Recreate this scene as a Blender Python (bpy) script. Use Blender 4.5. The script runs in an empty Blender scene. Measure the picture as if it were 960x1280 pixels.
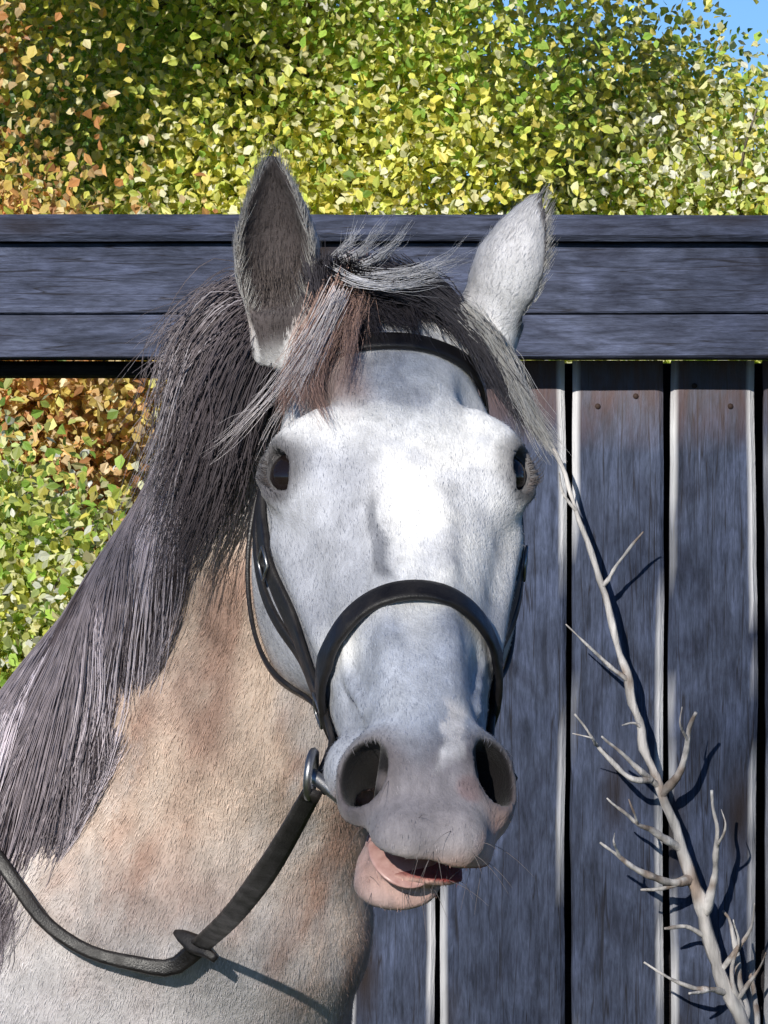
import bpy, math, random
import numpy as np
from mathutils import Vector
from mathutils.bvhtree import BVHTree
rng = np.random.default_rng(7); random.seed(7)
sc = bpy.context.scene
R = math.radians
# ---------------------------------------------------------------- camera
cam_d = bpy.data.cameras.new('camera'); cam = bpy.data.objects.new('camera', cam_d)
sc.collection.objects.link(cam); sc.camera = cam
cam.location = (0, -6, 1.6); cam.rotation_euler = (R(90), 0, 0)
cam_d.sensor_fit = 'HORIZONTAL'; cam_d.sensor_width = 36; cam_d.lens = 36 * 6 / 0.64
cam_d.clip_start = 0.1; cam_d.clip_end = 2000
# ---------------------------------------------------------------- sky and sun
SUN_EL, SUN_AZ = 20.0, 197.0
SHADE_CLUMPS, SHADE_LEAVES, SHADE_SEED = 420, 3400, 3           # azimuth clockwise from +Y: behind the camera, a little to its left
wd = bpy.data.worlds.new('World'); sc.world = wd; wd.use_nodes = True
nt = wd.node_tree; nt.nodes.clear()
sky = nt.nodes.new('ShaderNodeTexSky'); sky.sky_type = 'NISHITA'; sky.sun_disc = False
sky.sun_elevation = R(SUN_EL); sky.sun_rotation = R(SUN_AZ); sky.ozone_density = 6.0; sky.dust_density = 0.0; sky.altitude = 2000; sky.air_density = 0.7
bg = nt.nodes.new('ShaderNodeBackground'); bg.inputs[1].default_value = 0.075
wo = nt.nodes.new('ShaderNodeOutputWorld')
nt.links.new(sky.outputs[0], bg.inputs[0]); nt.links.new(bg.outputs[0], wo.inputs[0])
sl = bpy.data.lights.new('sun', 'SUN'); sl.energy = 5.0; sl.angle = R(0.5); sl.color = (1, .95, .86)
sun = bpy.data.objects.new('sun', sl); sc.collection.objects.link(sun)
sdir = Vector((math.sin(R(SUN_AZ)) * math.cos(R(SUN_EL)), math.cos(R(SUN_AZ)) * math.cos(R(SUN_EL)), math.sin(R(SUN_EL))))
sun.rotation_euler = sdir.to_track_quat('Z', 'Y').to_euler(); sun.location = (-4, -14, 12)
sc.view_settings.view_transform = 'Standard'; sc.view_settings.look = 'None'
sc.view_settings.gamma = 1; sc.view_settings.exposure = 0.5
sc.render.engine = 'CYCLES'
# ---------------------------------------------------------------- helpers
def at(px, py, Y):                      # the point at depth Y that stands at a place of the photograph
    k = (Y + 6) / 9000
    return np.array([(px - 480) * k, Y, 1.6 + (640 - py) * k])
def tag(o, label=None, cat=None, group=None, kind=None):
    for k, v in (('label', label), ('category', cat), ('group', group), ('kind', kind)):
        if v: o[k] = v
    return o
def empty(name, loc=(0, 0, 0)):
    o = bpy.data.objects.new(name, None); sc.collection.objects.link(o); o.location = loc
    o.empty_display_size = .1
    return o
def mesh(name, V, F, mat=None, parent=None, smooth=True, col=None):
    """V (n,3); F list of int arrays of equal-size faces"""
    me = bpy.data.meshes.new(name); V = np.asarray(V, np.float32)
    Fs = [np.asarray(f, np.int32) for f in (F if isinstance(F, list) else [F]) if len(f)]
    me.vertices.add(len(V)); me.vertices.foreach_set('co', V.ravel())
    loops = np.concatenate([f.ravel() for f in Fs]); cnt = np.concatenate([np.full(len(f), f.shape[1]) for f in Fs])
    me.loops.add(len(loops)); me.loops.foreach_set('vertex_index', loops)
    me.polygons.add(len(cnt)); st = np.concatenate([[0], np.cumsum(cnt)[:-1]])
    me.polygons.foreach_set('loop_start', st.astype(np.int32))
    me.polygons.foreach_set('use_smooth', np.full(len(cnt), smooth))
    me.update(calc_edges=True)
    if col is not None:
        a = me.color_attributes.new('tint', 'FLOAT_COLOR', 'POINT')
        c4 = np.ones((len(V), 4), np.float32); c4[:, :3] = col
        a.data.foreach_set('color', c4.ravel())
    if mat: me.materials.append(mat)
    o = bpy.data.objects.new(name, me); sc.collection.objects.link(o)
    if parent: put(o, parent)
    return o
def put(o, parent):
    o.parent = parent; p = parent; off = Vector((0, 0, 0))
    while p: off += Vector(p.location); p = p.parent
    o.matrix_parent_inverse.identity()
    if o.type == 'MESH' and not o.get('_moved'):
        o.location = Vector(o.location) - off
def nrm(v): v = np.asarray(v, float); return v / np.maximum(np.linalg.norm(v, axis=-1, keepdims=True), 1e-9)
def spline(P, n):
    P = np.asarray(P, float); m = len(P)
    d = np.concatenate([[0], np.cumsum(np.linalg.norm(np.diff(P, axis=0), axis=1))])
    t = np.linspace(0, d[-1], n); out = np.zeros((n, P.shape[1]))
    T = np.zeros_like(P)
    for i in range(m):
        a, b = max(i - 1, 0), min(i + 1, m - 1); T[i] = (P[b] - P[a]) / max(d[b] - d[a], 1e-9)
    i = np.clip(np.searchsorted(d, t, side='right') - 1, 0, m - 2); h = (d[i + 1] - d[i])[:, None]; s = ((t - d[i])[:, None]) / h
    return ((2*s**3 - 3*s**2 + 1) * P[i] + (s**3 - 2*s**2 + s) * h * T[i] + (-2*s**3 + 3*s**2) * P[i+1] + (s**3 - s**2) * h * T[i+1])
def tube_vf(P, r, k=8, closed=False, caps=True, flat=1.0):
    P = np.asarray(P, float); n = len(P); r = np.broadcast_to(np.asarray(r, float), (n,))
    if closed: T = nrm(np.roll(P, -1, 0) - np.roll(P, 1, 0))
    else: T = nrm(np.gradient(P, axis=0))
    a = np.array([0, 0, 1.0]); a = a if abs(T[0] @ a) < .9 else np.array([1.0, 0, 0])
    A = np.zeros_like(P); prev = a
    for i in range(n):
        prev = prev - T[i] * (prev @ T[i]); prev = prev / np.linalg.norm(prev); A[i] = prev
    B = np.cross(T, A); th = np.arange(k) * 2 * np.pi / k
    V = P[:, None] + r[:, None, None] * (np.cos(th)[None, :, None] * A[:, None] + flat * np.sin(th)[None, :, None] * B[:, None])
    V = V.reshape(-1, 3); i = np.arange(n if closed else n - 1)[:, None]; j = np.arange(k)[None]
    i2 = (i + 1) % n; j2 = (j + 1) % k
    F = np.stack([i * k + j, i * k + j2, i2 * k + j2, i2 * k + j], -1).reshape(-1, 4)
    fs = [F]
    if caps and not closed:
        V = np.vstack([V, P[0], P[-1]]); c0, c1 = len(V) - 2, len(V) - 1; jj = np.arange(k); j2 = (jj + 1) % k
        fs.append(np.vstack([np.stack([np.full(k, c0), j2, jj], -1), np.stack([np.full(k, c1), (n-1)*k + jj, (n-1)*k + j2], -1)]))
    return V, fs
def join(parts):
    Vs, by = [], {}; o = 0
    for V, fs in parts:
        for f in (fs if isinstance(fs, list) else [fs]):
            by.setdefault(f.shape[1], []).append(np.asarray(f) + o)
        Vs.append(V); o += len(V)
    return np.vstack(Vs), [np.vstack(v) for v in by.values()]
def strap_vf(P, Nn, w, th, closed=False):
    """rounded flat strap along P lying on a surface with normals Nn"""
    P = np.asarray(P, float); n = len(P); Nn = nrm(Nn)
    T = nrm(np.roll(P, -1, 0) - np.roll(P, 1, 0)) if closed else nrm(np.gradient(P, axis=0))
    B = nrm(np.cross(T, Nn)); Nn = np.cross(B, T); w = np.broadcast_to(np.asarray(w, float), (n,))
    sec = [(-1, 0), (-.97, .55), (-.86, .92), (-.5, 1.0), (0, 1.03), (.5, 1.0), (.86, .92), (.97, .55), (1, 0), (.9, -.4), (-.9, -.4)]; k = len(sec)
    V = np.stack([P + B * (x * w / 2)[:, None] + Nn * (y * th) for x, y in sec], 1).reshape(-1, 3)
    i = np.arange(n if closed else n - 1)[:, None]; j = np.arange(k)[None]; i2 = (i + 1) % n; j2 = (j + 1) % k
    F = [np.stack([i * k + j, i * k + j2, i2 * k + j2, i2 * k + j], -1).reshape(-1, 4)]
    if not closed:
        V = np.vstack([V, P[0], P[-1]]); c0, c1 = len(V) - 2, len(V) - 1; jj = np.arange(k); jn = (jj + 1) % k
        F.append(np.vstack([np.stack([np.full(k, c0), jn, jj], -1), np.stack([np.full(k, c1), (n-1)*k + jj, (n-1)*k + jn], -1)]))
    return V, F
def hair_vf(S, r, k=3):
    """S (n,m,3) strand paths, r (n,m) radii -> V, F"""
    n, m, _ = S.shape; T = nrm(np.gradient(S, axis=1)); a = np.array([.31, -.9, .28])
    A = nrm(np.cross(T, a)); B = np.cross(T, A); th = np.arange(k) * 2 * np.pi / k
    V = S[:, :, None] + r[:, :, None, None] * (np.cos(th)[:, None] * A[:, :, None] + np.sin(th)[:, None] * B[:, :, None])
    b = (np.arange(n) * m * k)[:, None, None]; i = np.arange(m - 1)[None, :, None] * k; j = np.arange(k)[None, None]; j2 = (j + 1) % k
    F = np.stack([b + i + j, b + i + j2, b + i + k + j2, b + i + k + j], -1).reshape(-1, 4)
    return V.reshape(-1, 3), [F]
def vnoise(P, s, seed=0):
    """smooth value noise in [-1,1] on points"""
    P = np.asarray(P) / s; i = np.floor(P).astype(np.int64); f = P - i; f = f * f * (3 - 2 * f)
    def h(a):
        n = (a[:, 0] * 73856093) ^ (a[:, 1] * 19349663) ^ (a[:, 2] * 83492791) ^ (seed * 2654435761)
        n = (n ^ (n >> 13)) * 1274126177 & 0x7fffffff; n = (n ^ (n >> 16)) & 0xffff
        return n / 32767.5 - 1
    o = 0
    for dx in (0, 1):
        for dy in (0, 1):
            for dz in (0, 1):
                w = (f[:, 0] if dx else 1 - f[:, 0]) * (f[:, 1] if dy else 1 - f[:, 1]) * (f[:, 2] if dz else 1 - f[:, 2])
                o = o + w * h(i + np.array([dx, dy, dz]))
    return o
def ss(a, b, x): x = np.clip((x - a) / (b - a), 0, 1); return x * x * (3 - 2 * x)
# ---------------------------------------------------------------- materials
def M(name, rough=.6, spec=.4):
    m = bpy.data.materials.new(name); m.use_nodes = True; t = m.node_tree; b = t.nodes['Principled BSDF']
    b.inputs['Roughness'].default_value = rough; b.inputs['Specular IOR Level'].default_value = spec
    return m, t, b
def N_(t, typ, **kw):
    n = t.nodes.new(typ)
    for k, v in kw.items():
        if k in n.inputs: n.inputs[k].default_value = v
        else: setattr(n, k, v)
    return n
def coords(t, scale=(1, 1, 1), kind='Object', rot=(0, 0, 0)):
    c = N_(t, 'ShaderNodeTexCoord'); m = N_(t, 'ShaderNodeMapping'); m.inputs['Scale'].default_value = scale; m.inputs['Rotation'].default_value = rot
    t.links.new(c.outputs[kind], m.inputs[0]); return m.outputs[0]
def noise(t, vec, scale, detail=4, rough=.55, dist=0):
    n = N_(t, 'ShaderNodeTexNoise'); n.inputs['Scale'].default_value = scale; n.inputs['Detail'].default_value = detail
    n.inputs['Roughness'].default_value = rough; n.inputs['Distortion'].default_value = dist
    if vec: t.links.new(vec, n.inputs['Vector'])
    return n.outputs[0]
def ramp(t, fac, stops):
    r = N_(t, 'ShaderNodeValToRGB'); e = r.color_ramp.elements
    while len(e) < len(stops): e.new(.5)
    for el, (p, c) in zip(e, stops): el.position = p; el.color = (*c, 1) if len(c) == 3 else c
    t.links.new(fac, r.inputs[0]); return r.outputs[0]
def mix(t, fac, a, b, mode='MIX'):
    m = N_(t, 'ShaderNodeMix', data_type='RGBA', blend_type=mode)
    for s, v in ((m.inputs[0], fac), (m.inputs[6], a), (m.inputs[7], b)):
        if hasattr(v, 'links'): t.links.new(v, s)
        else: s.default_value = v if isinstance(v, (int, float)) else (*v, 1)
    return m.outputs[2]
def bump(t, b, h, strength=.3, dist=.01):
    n = N_(t, 'ShaderNodeBump'); n.inputs['Strength'].default_value = strength; n.inputs['Distance'].default_value = dist
    t.links.new(h, n.inputs['Height']); t.links.new(n.outputs[0], b.inputs['Normal'])
def attr(t, name='tint'): a = N_(t, 'ShaderNodeVertexColor'); a.layer_name = name; return a.outputs[0]
def obj_random(t): return N_(t, 'ShaderNodeObjectInfo').outputs['Random']
def g(v): return (v, v, v)

m_coat, t, b = M('horse_coat', .62, .25)
v = coords(t, (1, 1, .45)); v2 = coords(t)
n1 = noise(t, v, 34, 5, .6, .6); n2 = noise(t, v2, 420, 3, .7); n3 = noise(t, coords(t, (1, 1, .25)), 160, 4, .65)
c = mix(t, .55, attr(t), ramp(t, n1, [(.32, g(.62)), (.5, g(1)), (.68, g(1.32))]), 'MULTIPLY')
c = mix(t, .5, c, ramp(t, n3, [(.3, g(.7)), (.7, g(1.3))]), 'MULTIPLY')
t.links.new(c, b.inputs['Base Color'])
hh = N_(t, 'ShaderNodeMath', operation='ADD'); t.links.new(n3, hh.inputs[0]); t.links.new(n2, hh.inputs[1]); bump(t, b, hh.outputs[0], .35, .003)
b.inputs['Sheen Weight'].default_value = .15

m_hair, t, b = M('mane_hair', .5, .35)
c = mix(t, .5, attr(t), ramp(t, noise(t, coords(t), 60, 3), [(.3, g(.6)), (.7, g(1.4))]), 'MULTIPLY')
t.links.new(c, b.inputs['Base Color'])
tr = N_(t, 'ShaderNodeBsdfTranslucent'); t.links.new(c, tr.inputs[0]); mx = N_(t, 'ShaderNodeMixShader'); mx.inputs[0].default_value = .10      # light passes through fine hair
t.links.new(b.outputs[0], mx.inputs[1]); t.links.new(tr.outputs[0], mx.inputs[2]); t.links.new(mx.outputs[0], t.nodes['Material Output'].inputs[0])

m_eye, t, b = M('horse_eye', .07, .5); b.inputs['Base Color'].default_value = (.010, .007, .007, 1)
m_horn, t, b = M('hoof_horn', .6)
t.links.new(ramp(t, noise(t, coords(t, (3, 3, 40)), 3), [(.3, (.03, .026, .022)), (.7, (.09, .075, .06))]), b.inputs['Base Color'])

m_leather, t, b = M('bridle_leather', .42, .5)
n1 = noise(t, coords(t), 55, 4)
t.links.new(ramp(t, n1, [(.3, (.007, .006, .007)), (.62, (.015, .013, .013)), (.8, (.035, .03, .028))]), b.inputs['Base Color'])
t.links.new(ramp(t, n1, [(.3, g(.32)), (.7, g(.6))]), b.inputs['Roughness']); bump(t, b, noise(t, coords(t), 600, 3), .25, .002)
m_metal, t, b = M('bit_metal', .42); b.inputs['Metallic'].default_value = 1; b.inputs['Base Color'].default_value = (.36, .36, .37, 1)
bump(t, b, noise(t, coords(t), 200), .15, .002)

def wood(name, tone, axis):
    m, t, b = M(name, .85, .2)
    sc1 = (30, 30, 4.5) if axis == 'z' else (4.5, 30, 30); sc2 = (9, 9, 5) if axis == 'z' else (5, 9, 9)
    rnd = obj_random(t)
    tc = N_(t, 'ShaderNodeTexCoord'); ad = N_(t, 'ShaderNodeVectorMath', operation='MULTIPLY_ADD')
    cb = N_(t, 'ShaderNodeCombineXYZ'); [t.links.new(rnd, cb.inputs[i]) for i in range(3)]
    ad.inputs[1].default_value = (37, 19, 53); t.links.new(cb.outputs[0], ad.inputs[0]); t.links.new(tc.outputs['Object'], ad.inputs[2])
    def mp(s):
        q = N_(t, 'ShaderNodeMapping'); q.inputs['Scale'].default_value = s; t.links.new(ad.outputs[0], q.inputs[0]); return q.outputs[0]
    grain = noise(t, mp(sc1), 3, 6, .65, .8); blot = noise(t, mp(sc2), 1.6, 5, .6, 1.4); fine = noise(t, mp(tuple(s * 4 for s in sc1)), 3, 3, .7)
    c = ramp(t, grain, [(.28, tuple(.45 * x for x in tone)), (.5, tone), (.72, tuple(1.5 * x for x in tone))])
    c = mix(t, .75, c, ramp(t, blot, [(.33, (.55, .53, .55)), (.5, (1, 1, 1)), (.66, (1.45, 1.45, 1.5))]), 'MULTIPLY')
    c = mix(t, .6, c, ramp(t, fine, [(.3, g(.5)), (.5, g(1)), (.7, g(1.5))]), 'MULTIPLY')
    c = mix(t, .4, c, ramp(t, rnd, [(0, g(.75)), (1, g(1.25))]), 'MULTIPLY')
    crk = noise(t, mp((46, 46, 1.1) if axis == 'z' else (1.1, 46, 46)), 2.2, 2, .4, .3)
    c = mix(t, ramp(t, crk, [(.485, g(0)), (.5, g(.85)), (.515, g(0))]), c, (.016, .015, .018))
    # knots
    vo = N_(t, 'ShaderNodeTexVoronoi'); vo.inputs['Scale'].default_value = 1.0
    t.links.new(mp((9, 9, 3.2) if axis == 'z' else (3.2, 9, 9)), vo.inputs['Vector'])
    c = mix(t, ramp(t, vo.outputs['Distance'], [(.07, g(.95)), (.24, g(0))]), c, (.022, .016, .015))
    if axis == 'z':      # rust-brown bleed under the rail where the nails sit
        sp = N_(t, 'ShaderNodeSeparateXYZ'); t.links.new(tc.outputs['Object'], sp.inputs[0])
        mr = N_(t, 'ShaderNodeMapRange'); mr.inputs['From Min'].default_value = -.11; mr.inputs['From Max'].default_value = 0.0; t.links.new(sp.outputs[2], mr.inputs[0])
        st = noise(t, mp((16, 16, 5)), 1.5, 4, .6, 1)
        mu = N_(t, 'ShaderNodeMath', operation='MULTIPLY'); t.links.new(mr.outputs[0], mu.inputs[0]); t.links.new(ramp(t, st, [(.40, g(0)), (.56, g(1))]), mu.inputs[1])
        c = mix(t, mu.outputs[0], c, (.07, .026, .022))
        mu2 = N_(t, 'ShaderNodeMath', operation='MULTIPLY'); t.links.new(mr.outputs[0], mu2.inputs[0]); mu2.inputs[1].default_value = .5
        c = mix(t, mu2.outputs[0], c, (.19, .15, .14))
    wm = attr(t, 'tint'); c = mix(t, wm, c, (.62, .62, .64))
    t.links.new(c, b.inputs['Base Color'])
    hh = N_(t, 'ShaderNodeMath', operation='ADD'); t.links.new(grain, hh.inputs[0]); t.links.new(fine, hh.inputs[1]); bump(t, b, hh.outputs[0], .5, .004)
    return m
m_board = wood('weathered_board', (.048, .060, .098), 'z')
m_beam = wood('weathered_beam', (.056, .066, .106), 'x')
m_dark = wood('dark_lintel', (.02, .018, .02), 'x')

def leafmat(name, rough=.45, trans=.5):
    m, t, b = M(name, rough, .5); at_ = attr(t)
    t.links.new(at_, b.inputs['Base Color'])
    tr = N_(t, 'ShaderNodeBsdfTranslucent'); t.links.new(mix(t, 1.0, at_, (1.3, 1.25, .7), 'MULTIPLY'), tr.inputs[0])
    mx = N_(t, 'ShaderNodeMixShader'); mx.inputs[0].default_value = trans
    t.links.new(b.outputs[0], mx.inputs[1]); t.links.new(tr.outputs[0], mx.inputs[2])
    t.links.new(mx.outputs[0], t.nodes['Material Output'].inputs[0]); return m
m_leaf = leafmat('tree_leaf')
m_bark, t, b = M('bark', .9, .2)
n1 = noise(t, coords(t, (1, 1, .25)), 40, 5, .65, .5)
t.links.new(mix(t, 1.0, attr(t), ramp(t, n1, [(.3, g(.55)), (.7, g(1.4))]), 'MULTIPLY'), b.inputs['Base Color']); bump(t, b, n1, .6, .01)
m_nail, t, b = M('rusty_nail', .8); b.inputs['Base Color'].default_value = (.03, .016, .012, 1)
m_ground, t, b = M('ground_grass', .95, .1)
n1 = noise(t, coords(t), 1.2, 6); n2 = noise(t, coords(t), 30, 5, .7)
c = ramp(t, n1, [(.35, (.05, .075, .02)), (.55, (.085, .10, .03)), (.7, (.13, .11, .06))])
t.links.new(mix(t, .7, c, ramp(t, n2, [(.3, g(.55)), (.7, g(1.4))]), 'MULTIPLY'), b.inputs['Base Color']); bump(t, b, n2, .8, .03)
# ---------------------------------------------------------------- ground
def ground():
    rr = np.concatenate([[0], np.geomspace(1.5, 900, 26)]); k = 48; th = np.arange(k) * 2 * np.pi / k
    V = [[0, 0, 0]]
    for r in rr[1:]: V += [[r * math.cos(a), r * math.sin(a), 0] for a in th]
    F3 = [[0, 1 + j, 1 + (j + 1) % k] for j in range(k)]; F4 = []
    for i in range(len(rr) - 2):
        o = 1 + i * k; F4 += [[o + j, o + k + j, o + k + (j + 1) % k, o + (j + 1) % k] for j in range(k)]
    tag(mesh('ground', V, [np.array(F3), np.array(F4)], m_ground), kind='structure')
ground()
# ---------------------------------------------------------------- wall of boards with rails
def beam_vf(x0, x1, y0, y1, z0, z1, ch=.006, nx=40, wob=.002, seed=0, axis='x'):
    """a sawn timber with worn, slightly wandering arrises; returns V, F, wear mask"""
    L0, L1 = (x0, x1) if axis == 'x' else (z0, z1)
    (a0, a1), (b0, b1) = ((y0, y1), (z0, z1)) if axis == 'x' else ((x0, x1), (y0, y1))
    s = np.linspace(L0, L1, nx); sec = [(a0 + ch, b0), (a1 - ch, b0), (a1, b0 + ch), (a1, b1 - ch), (a1 - ch, b1), (a0 + ch, b1), (a0, b1 - ch), (a0, b0 + ch)]
    k = 8; V = np.zeros((nx, k, 3)); rs = np.random.default_rng(seed + 11)
    for j, (a, b_) in enumerate(sec):
        da = np.convolve(rs.normal(0, 1, nx + 6), np.ones(7) / 7, 'valid') * wob; db = np.convolve(rs.normal(0, 1, nx + 6), np.ones(7) / 7, 'valid') * wob * .6
        if axis == 'x': V[:, j] = np.stack([s, a + da, b_ + db], -1)
        else: V[:, j] = np.stack([a + da, b_ + db, s], -1)
    i = np.arange(nx - 1)[:, None]; j = np.arange(k)[None]; j2 = (j + 1) % k
    F = np.stack([i*k + j, i*k + j2, (i+1)*k + j2, (i+1)*k + j], -1).reshape(-1, 4)
    if axis == 'z': pass
    caps = np.array([list(range(k))[::-1], [(nx - 1) * k + q for q in range(k)]])
    return V.reshape(-1, 3), [F, caps]
def timber(name, mat, parent, args, pale_edge=None, **kw):
    V, F = beam_vf(*args, **kw)
    ax = kw.get('axis', 'x')
    org = np.array([(args[0]+args[1])/2, (args[2]+args[3])/2, args[5] if ax == 'z' else (args[4]+args[5])/2])
    col = np.zeros((len(V), 3)) if pale_edge is None else pale_edge(V)
    o = mesh(name, V - org, F, mat, None, False, col); o.location = org; put(o, parent); return o
WY = 2.5                                  # face of the boards
kW = (WY + 6) / 9000
def wx(px): return (px - 480) * kW
def wz(py): return 1.6 + (640 - py) * kW
def wall():
    w = empty('board_wall', (0.3, WY, 0))
    tag(w, 'weathered grey board wall with heavy top rail and an open bay at left', 'wall')
    xl, xr = -2.6, 3.4
    timber('cap_rail', m_beam, w, (xl, xr, WY - .13, WY + .06, wz(306), wz(274)), nx=90, seed=1, ch=.007)
    timber('top_beam', m_beam, w, (xl, xr, WY - .105, WY + .05, wz(394.7), wz(308)), nx=90, seed=2, ch=.0018, wob=.0022)
    timber('lower_beam', m_beam, w, (xl, xr, WY - .098, WY + .045, wz(449), wz(395.0)), nx=90, seed=3, ch=.0018, wob=.0022)
    timber('lintel', m_dark, w, (xl, wx(300), WY + .0, WY + .12, wz(470), wz(451)), nx=40, seed=4)
    # vertical boards, each of its own width, gaps where the joints stand in the photo
    gaps = [318, 432, 547, 711, 833, 950, 1066, 1190, 1302, 1420, 1541, 1650, 1772, 1893, 2010, 2130]
    for i in range(len(gaps) - 1):
        gw = [6, 6, 7, 9, 10, 8][i % 6]
        x0, x1 = wx(gaps[i] + gw / 2), wx(gaps[i + 1] - gw / 2 if i < 5 else gaps[i + 1] - 4)
        dy = [0, .004, -.003, .002, 0, -.004, .003][i % 7]
        def pale_edge(V, x0=x0, x1=x1):
            org_x = V[:, 0]; e = np.minimum(org_x - x0, x1 - org_x); return np.clip(1 - e / .0065, 0, 1)[:, None].repeat(3, 1) * .75
        # denser section so that the paler arris is only a narrow band
        nz = 44; zz = np.linspace(.04, wz(450.5) - .0, nz); rs = np.random.default_rng(50 + i)
        f = [(x0, WY + .026), (x0, WY + .006), (x0 + .004, WY + .001), (x0 + .010, WY), (x1 - .011, WY), (x1 - .005, WY + .001), (x1, WY + .006), (x1, WY + .026)]
        k = len(f); V = np.zeros((nz, k, 3)); wl = np.convolve(rs.normal(0, 1, nz + 8), np.ones(9) / 9, 'valid') * .0035; wr = np.convolve(rs.normal(0, 1, nz + 8), np.ones(9) / 9, 'valid') * .0035
        for j, (x, y) in enumerate(f):
            V[:, j, 0] = x + (wl if j < 4 else wr); V[:, j, 1] = y + dy + (0 if j in (0, 7) else np.convolve(rs.normal(0, 1, nz + 4), np.ones(5) / 5, 'valid') * .001); V[:, j, 2] = zz
        wm = np.zeros((nz, k)); el = np.clip(.4 + np.convolve(rs.normal(0, 1, nz + 4), np.ones(5) / 5, 'valid') * 1.5, .0, 1); er = np.clip(.5 + np.convolve(rs.normal(0, 1, nz + 4), np.ones(5) / 5, 'valid') * 1.5, .0, 1)
        wm[:, 1] = wm[:, 2] = el * .9; wm[:, 5] = wm[:, 6] = er
        ii = np.arange(nz - 1)[:, None]; jj = np.arange(k)[None]; j2 = (jj + 1) % k
        F = np.stack([ii*k + jj, ii*k + j2, (ii+1)*k + j2, (ii+1)*k + jj], -1).reshape(-1, 4)
        caps = np.array([list(range(k))[::-1], [(nz - 1) * k + q for q in range(k)]])
        org = np.array([(x0 + x1) / 2, WY, wz(450.5)])
        o = mesh('board', V.reshape(-1, 3) - org, [F, caps], m_board, None, False, wm.reshape(-1)[:, None].repeat(3, 1)); o.location = org; put(o, w)
        for q in (.28, .70):                       # two nail heads under the rail
            V, F = tube_vf(np.array([[0, .001, 0], [0, -.0022, 0]]), .0034, 8); nl = mesh('nail', V, F, m_nail, None); nl.location = Vector(org) + Vector(((q - .5) * (x1 - x0), dy, -.030 - .012 * ((i * 7 + int(q * 10)) % 3))); nl.parent = o; nl.location = nl.location - Vector(org)
    # backing rails and posts behind the boards
    timber('back_rail', m_dark, w, (wx(318), xr, WY + .034, WY + .09, .95, 1.08), nx=10, seed=8)
    timber('back_rail', m_dark, w, (wx(318), xr, WY + .034, WY + .09, .25, .38), nx=10, seed=9)
    timber('backing_sheet', m_dark, w, (wx(325), xr, WY + .092, WY + .104, .03, wz(452)), nx=10, seed=12, ch=.002, wob=0)
    for x in (xl + .08, wx(285), xr - .08):
        timber('post', m_beam, w, (x - .06, x + .06, WY + .13, WY + .25, 0, wz(310)), nx=20, axis='z', seed=int(x * 10) + 60)
wall()
# ---------------------------------------------------------------- the horse: one skin from a distance field
psi = R(6.2); pit = R(44); sps, cps, sp_, cp_ = math.sin(psi), math.cos(psi), math.sin(pit), math.cos(pit)
HD = np.array([sp_ * sps, -sp_ * cps, -cp_]); HN = np.array([cp_ * sps, -cp_ * cps, sp_]); HU = np.array([cps, sps, 0]); P0 = np.array([0, .1, 1.773])
def HW(u, t_, f): return P0 + u * HU + t_ * HD + f * HN
def axis_grid(segs):
    out = []
    for a, b_, h in segs: out.append(np.arange(a, b_ - h * .4, h))
    out.append([segs[-1][1]]); return np.concatenate(out)
H = .0034
gx = axis_grid([(-1.85, -.45, .03), (-.45, -.20, .008), (-.20, .21, H), (.21, .30, .012)])
gy = axis_grid([(-.40, .26, H), (.26, .62, .009), (.62, 2.2, .03)])
gz = axis_grid([(-.03, 1.02, .03), (1.02, 1.24, .009), (1.24, 1.96, H)])
PHI = np.full((len(gx), len(gy), len(gz)), 1.0, np.float32)
def region(lo, hi):
    sl_ = []
    for ax, a, b_ in ((gx, lo[0], hi[0]), (gy, lo[1], hi[1]), (gz, lo[2], hi[2])):
        sl_.append(slice(max(np.searchsorted(ax, a) - 1, 0), min(np.searchsorted(ax, b_) + 1, len(ax))))
    s = tuple(sl_); f = np.float32
    return s, gx[s[0]].astype(f)[:, None, None], gy[s[1]].astype(f)[None, :, None], gz[s[2]].astype(f)[None, None, :]
def smin(a, b_, k):
    h = np.clip(k - np.abs(a - b_), 0, None) / k; return np.minimum(a, b_) - h * h * k * .25
def add(lo, hi, fn, k):
    s, X, Y, Z = region(lo, hi); PHI[s] = smin(PHI[s], fn(X, Y, Z).astype(np.float32), k)
def sub(lo, hi, fn, k):
    s, X, Y, Z = region(lo, hi); PHI[s] = -smin(-PHI[s], fn(X, Y, Z).astype(np.float32), k)
def ell(c, ax, rad):
    """ellipsoid with axes rows of ax"""
    c = np.asarray(c); ax = np.asarray(ax, float)
    def fn(X, Y, Z):
        dx, dy, dz = X - c[0], Y - c[1], Z - c[2]; k0 = 0; k1 = 0
        for a, r in zip(ax, rad):
            q = dx * a[0] + dy * a[1] + dz * a[2]; k0 = k0 + (q / r) ** 2; k1 = k1 + (q / r / r) ** 2
        k0 = np.sqrt(k0); return k0 * (k0 - 1) / np.maximum(np.sqrt(k1), 1e-6)
    return fn
def aell(c, ax, rad, k, op=add):
    m = max(rad) + k; c = np.asarray(c); op(c - m, c + m, ell(c, ax, rad), k)
def caps_(p, q, r0, r1):
    p, q = np.asarray(p, float), np.asarray(q, float); d = q - p; L = d @ d
    def fn(X, Y, Z):
        s = np.clip(((X - p[0]) * d[0] + (Y - p[1]) * d[1] + (Z - p[2]) * d[2]) / L, 0, 1)
        return np.sqrt((X - p[0] - s * d[0]) ** 2 + (Y - p[1] - s * d[1]) ** 2 + (Z - p[2] - s * d[2]) ** 2) - (r0 + (r1 - r0) * s)
    return fn
def acap(p, q, r0, r1, k, op=add):
    m = max(r0, r1) + k; p, q = np.asarray(p), np.asarray(q); op(np.minimum(p, q) - m, np.maximum(p, q) + m, caps_(p, q, r0, r1), k)
HAX = np.array([HU, HD, HN])
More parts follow.
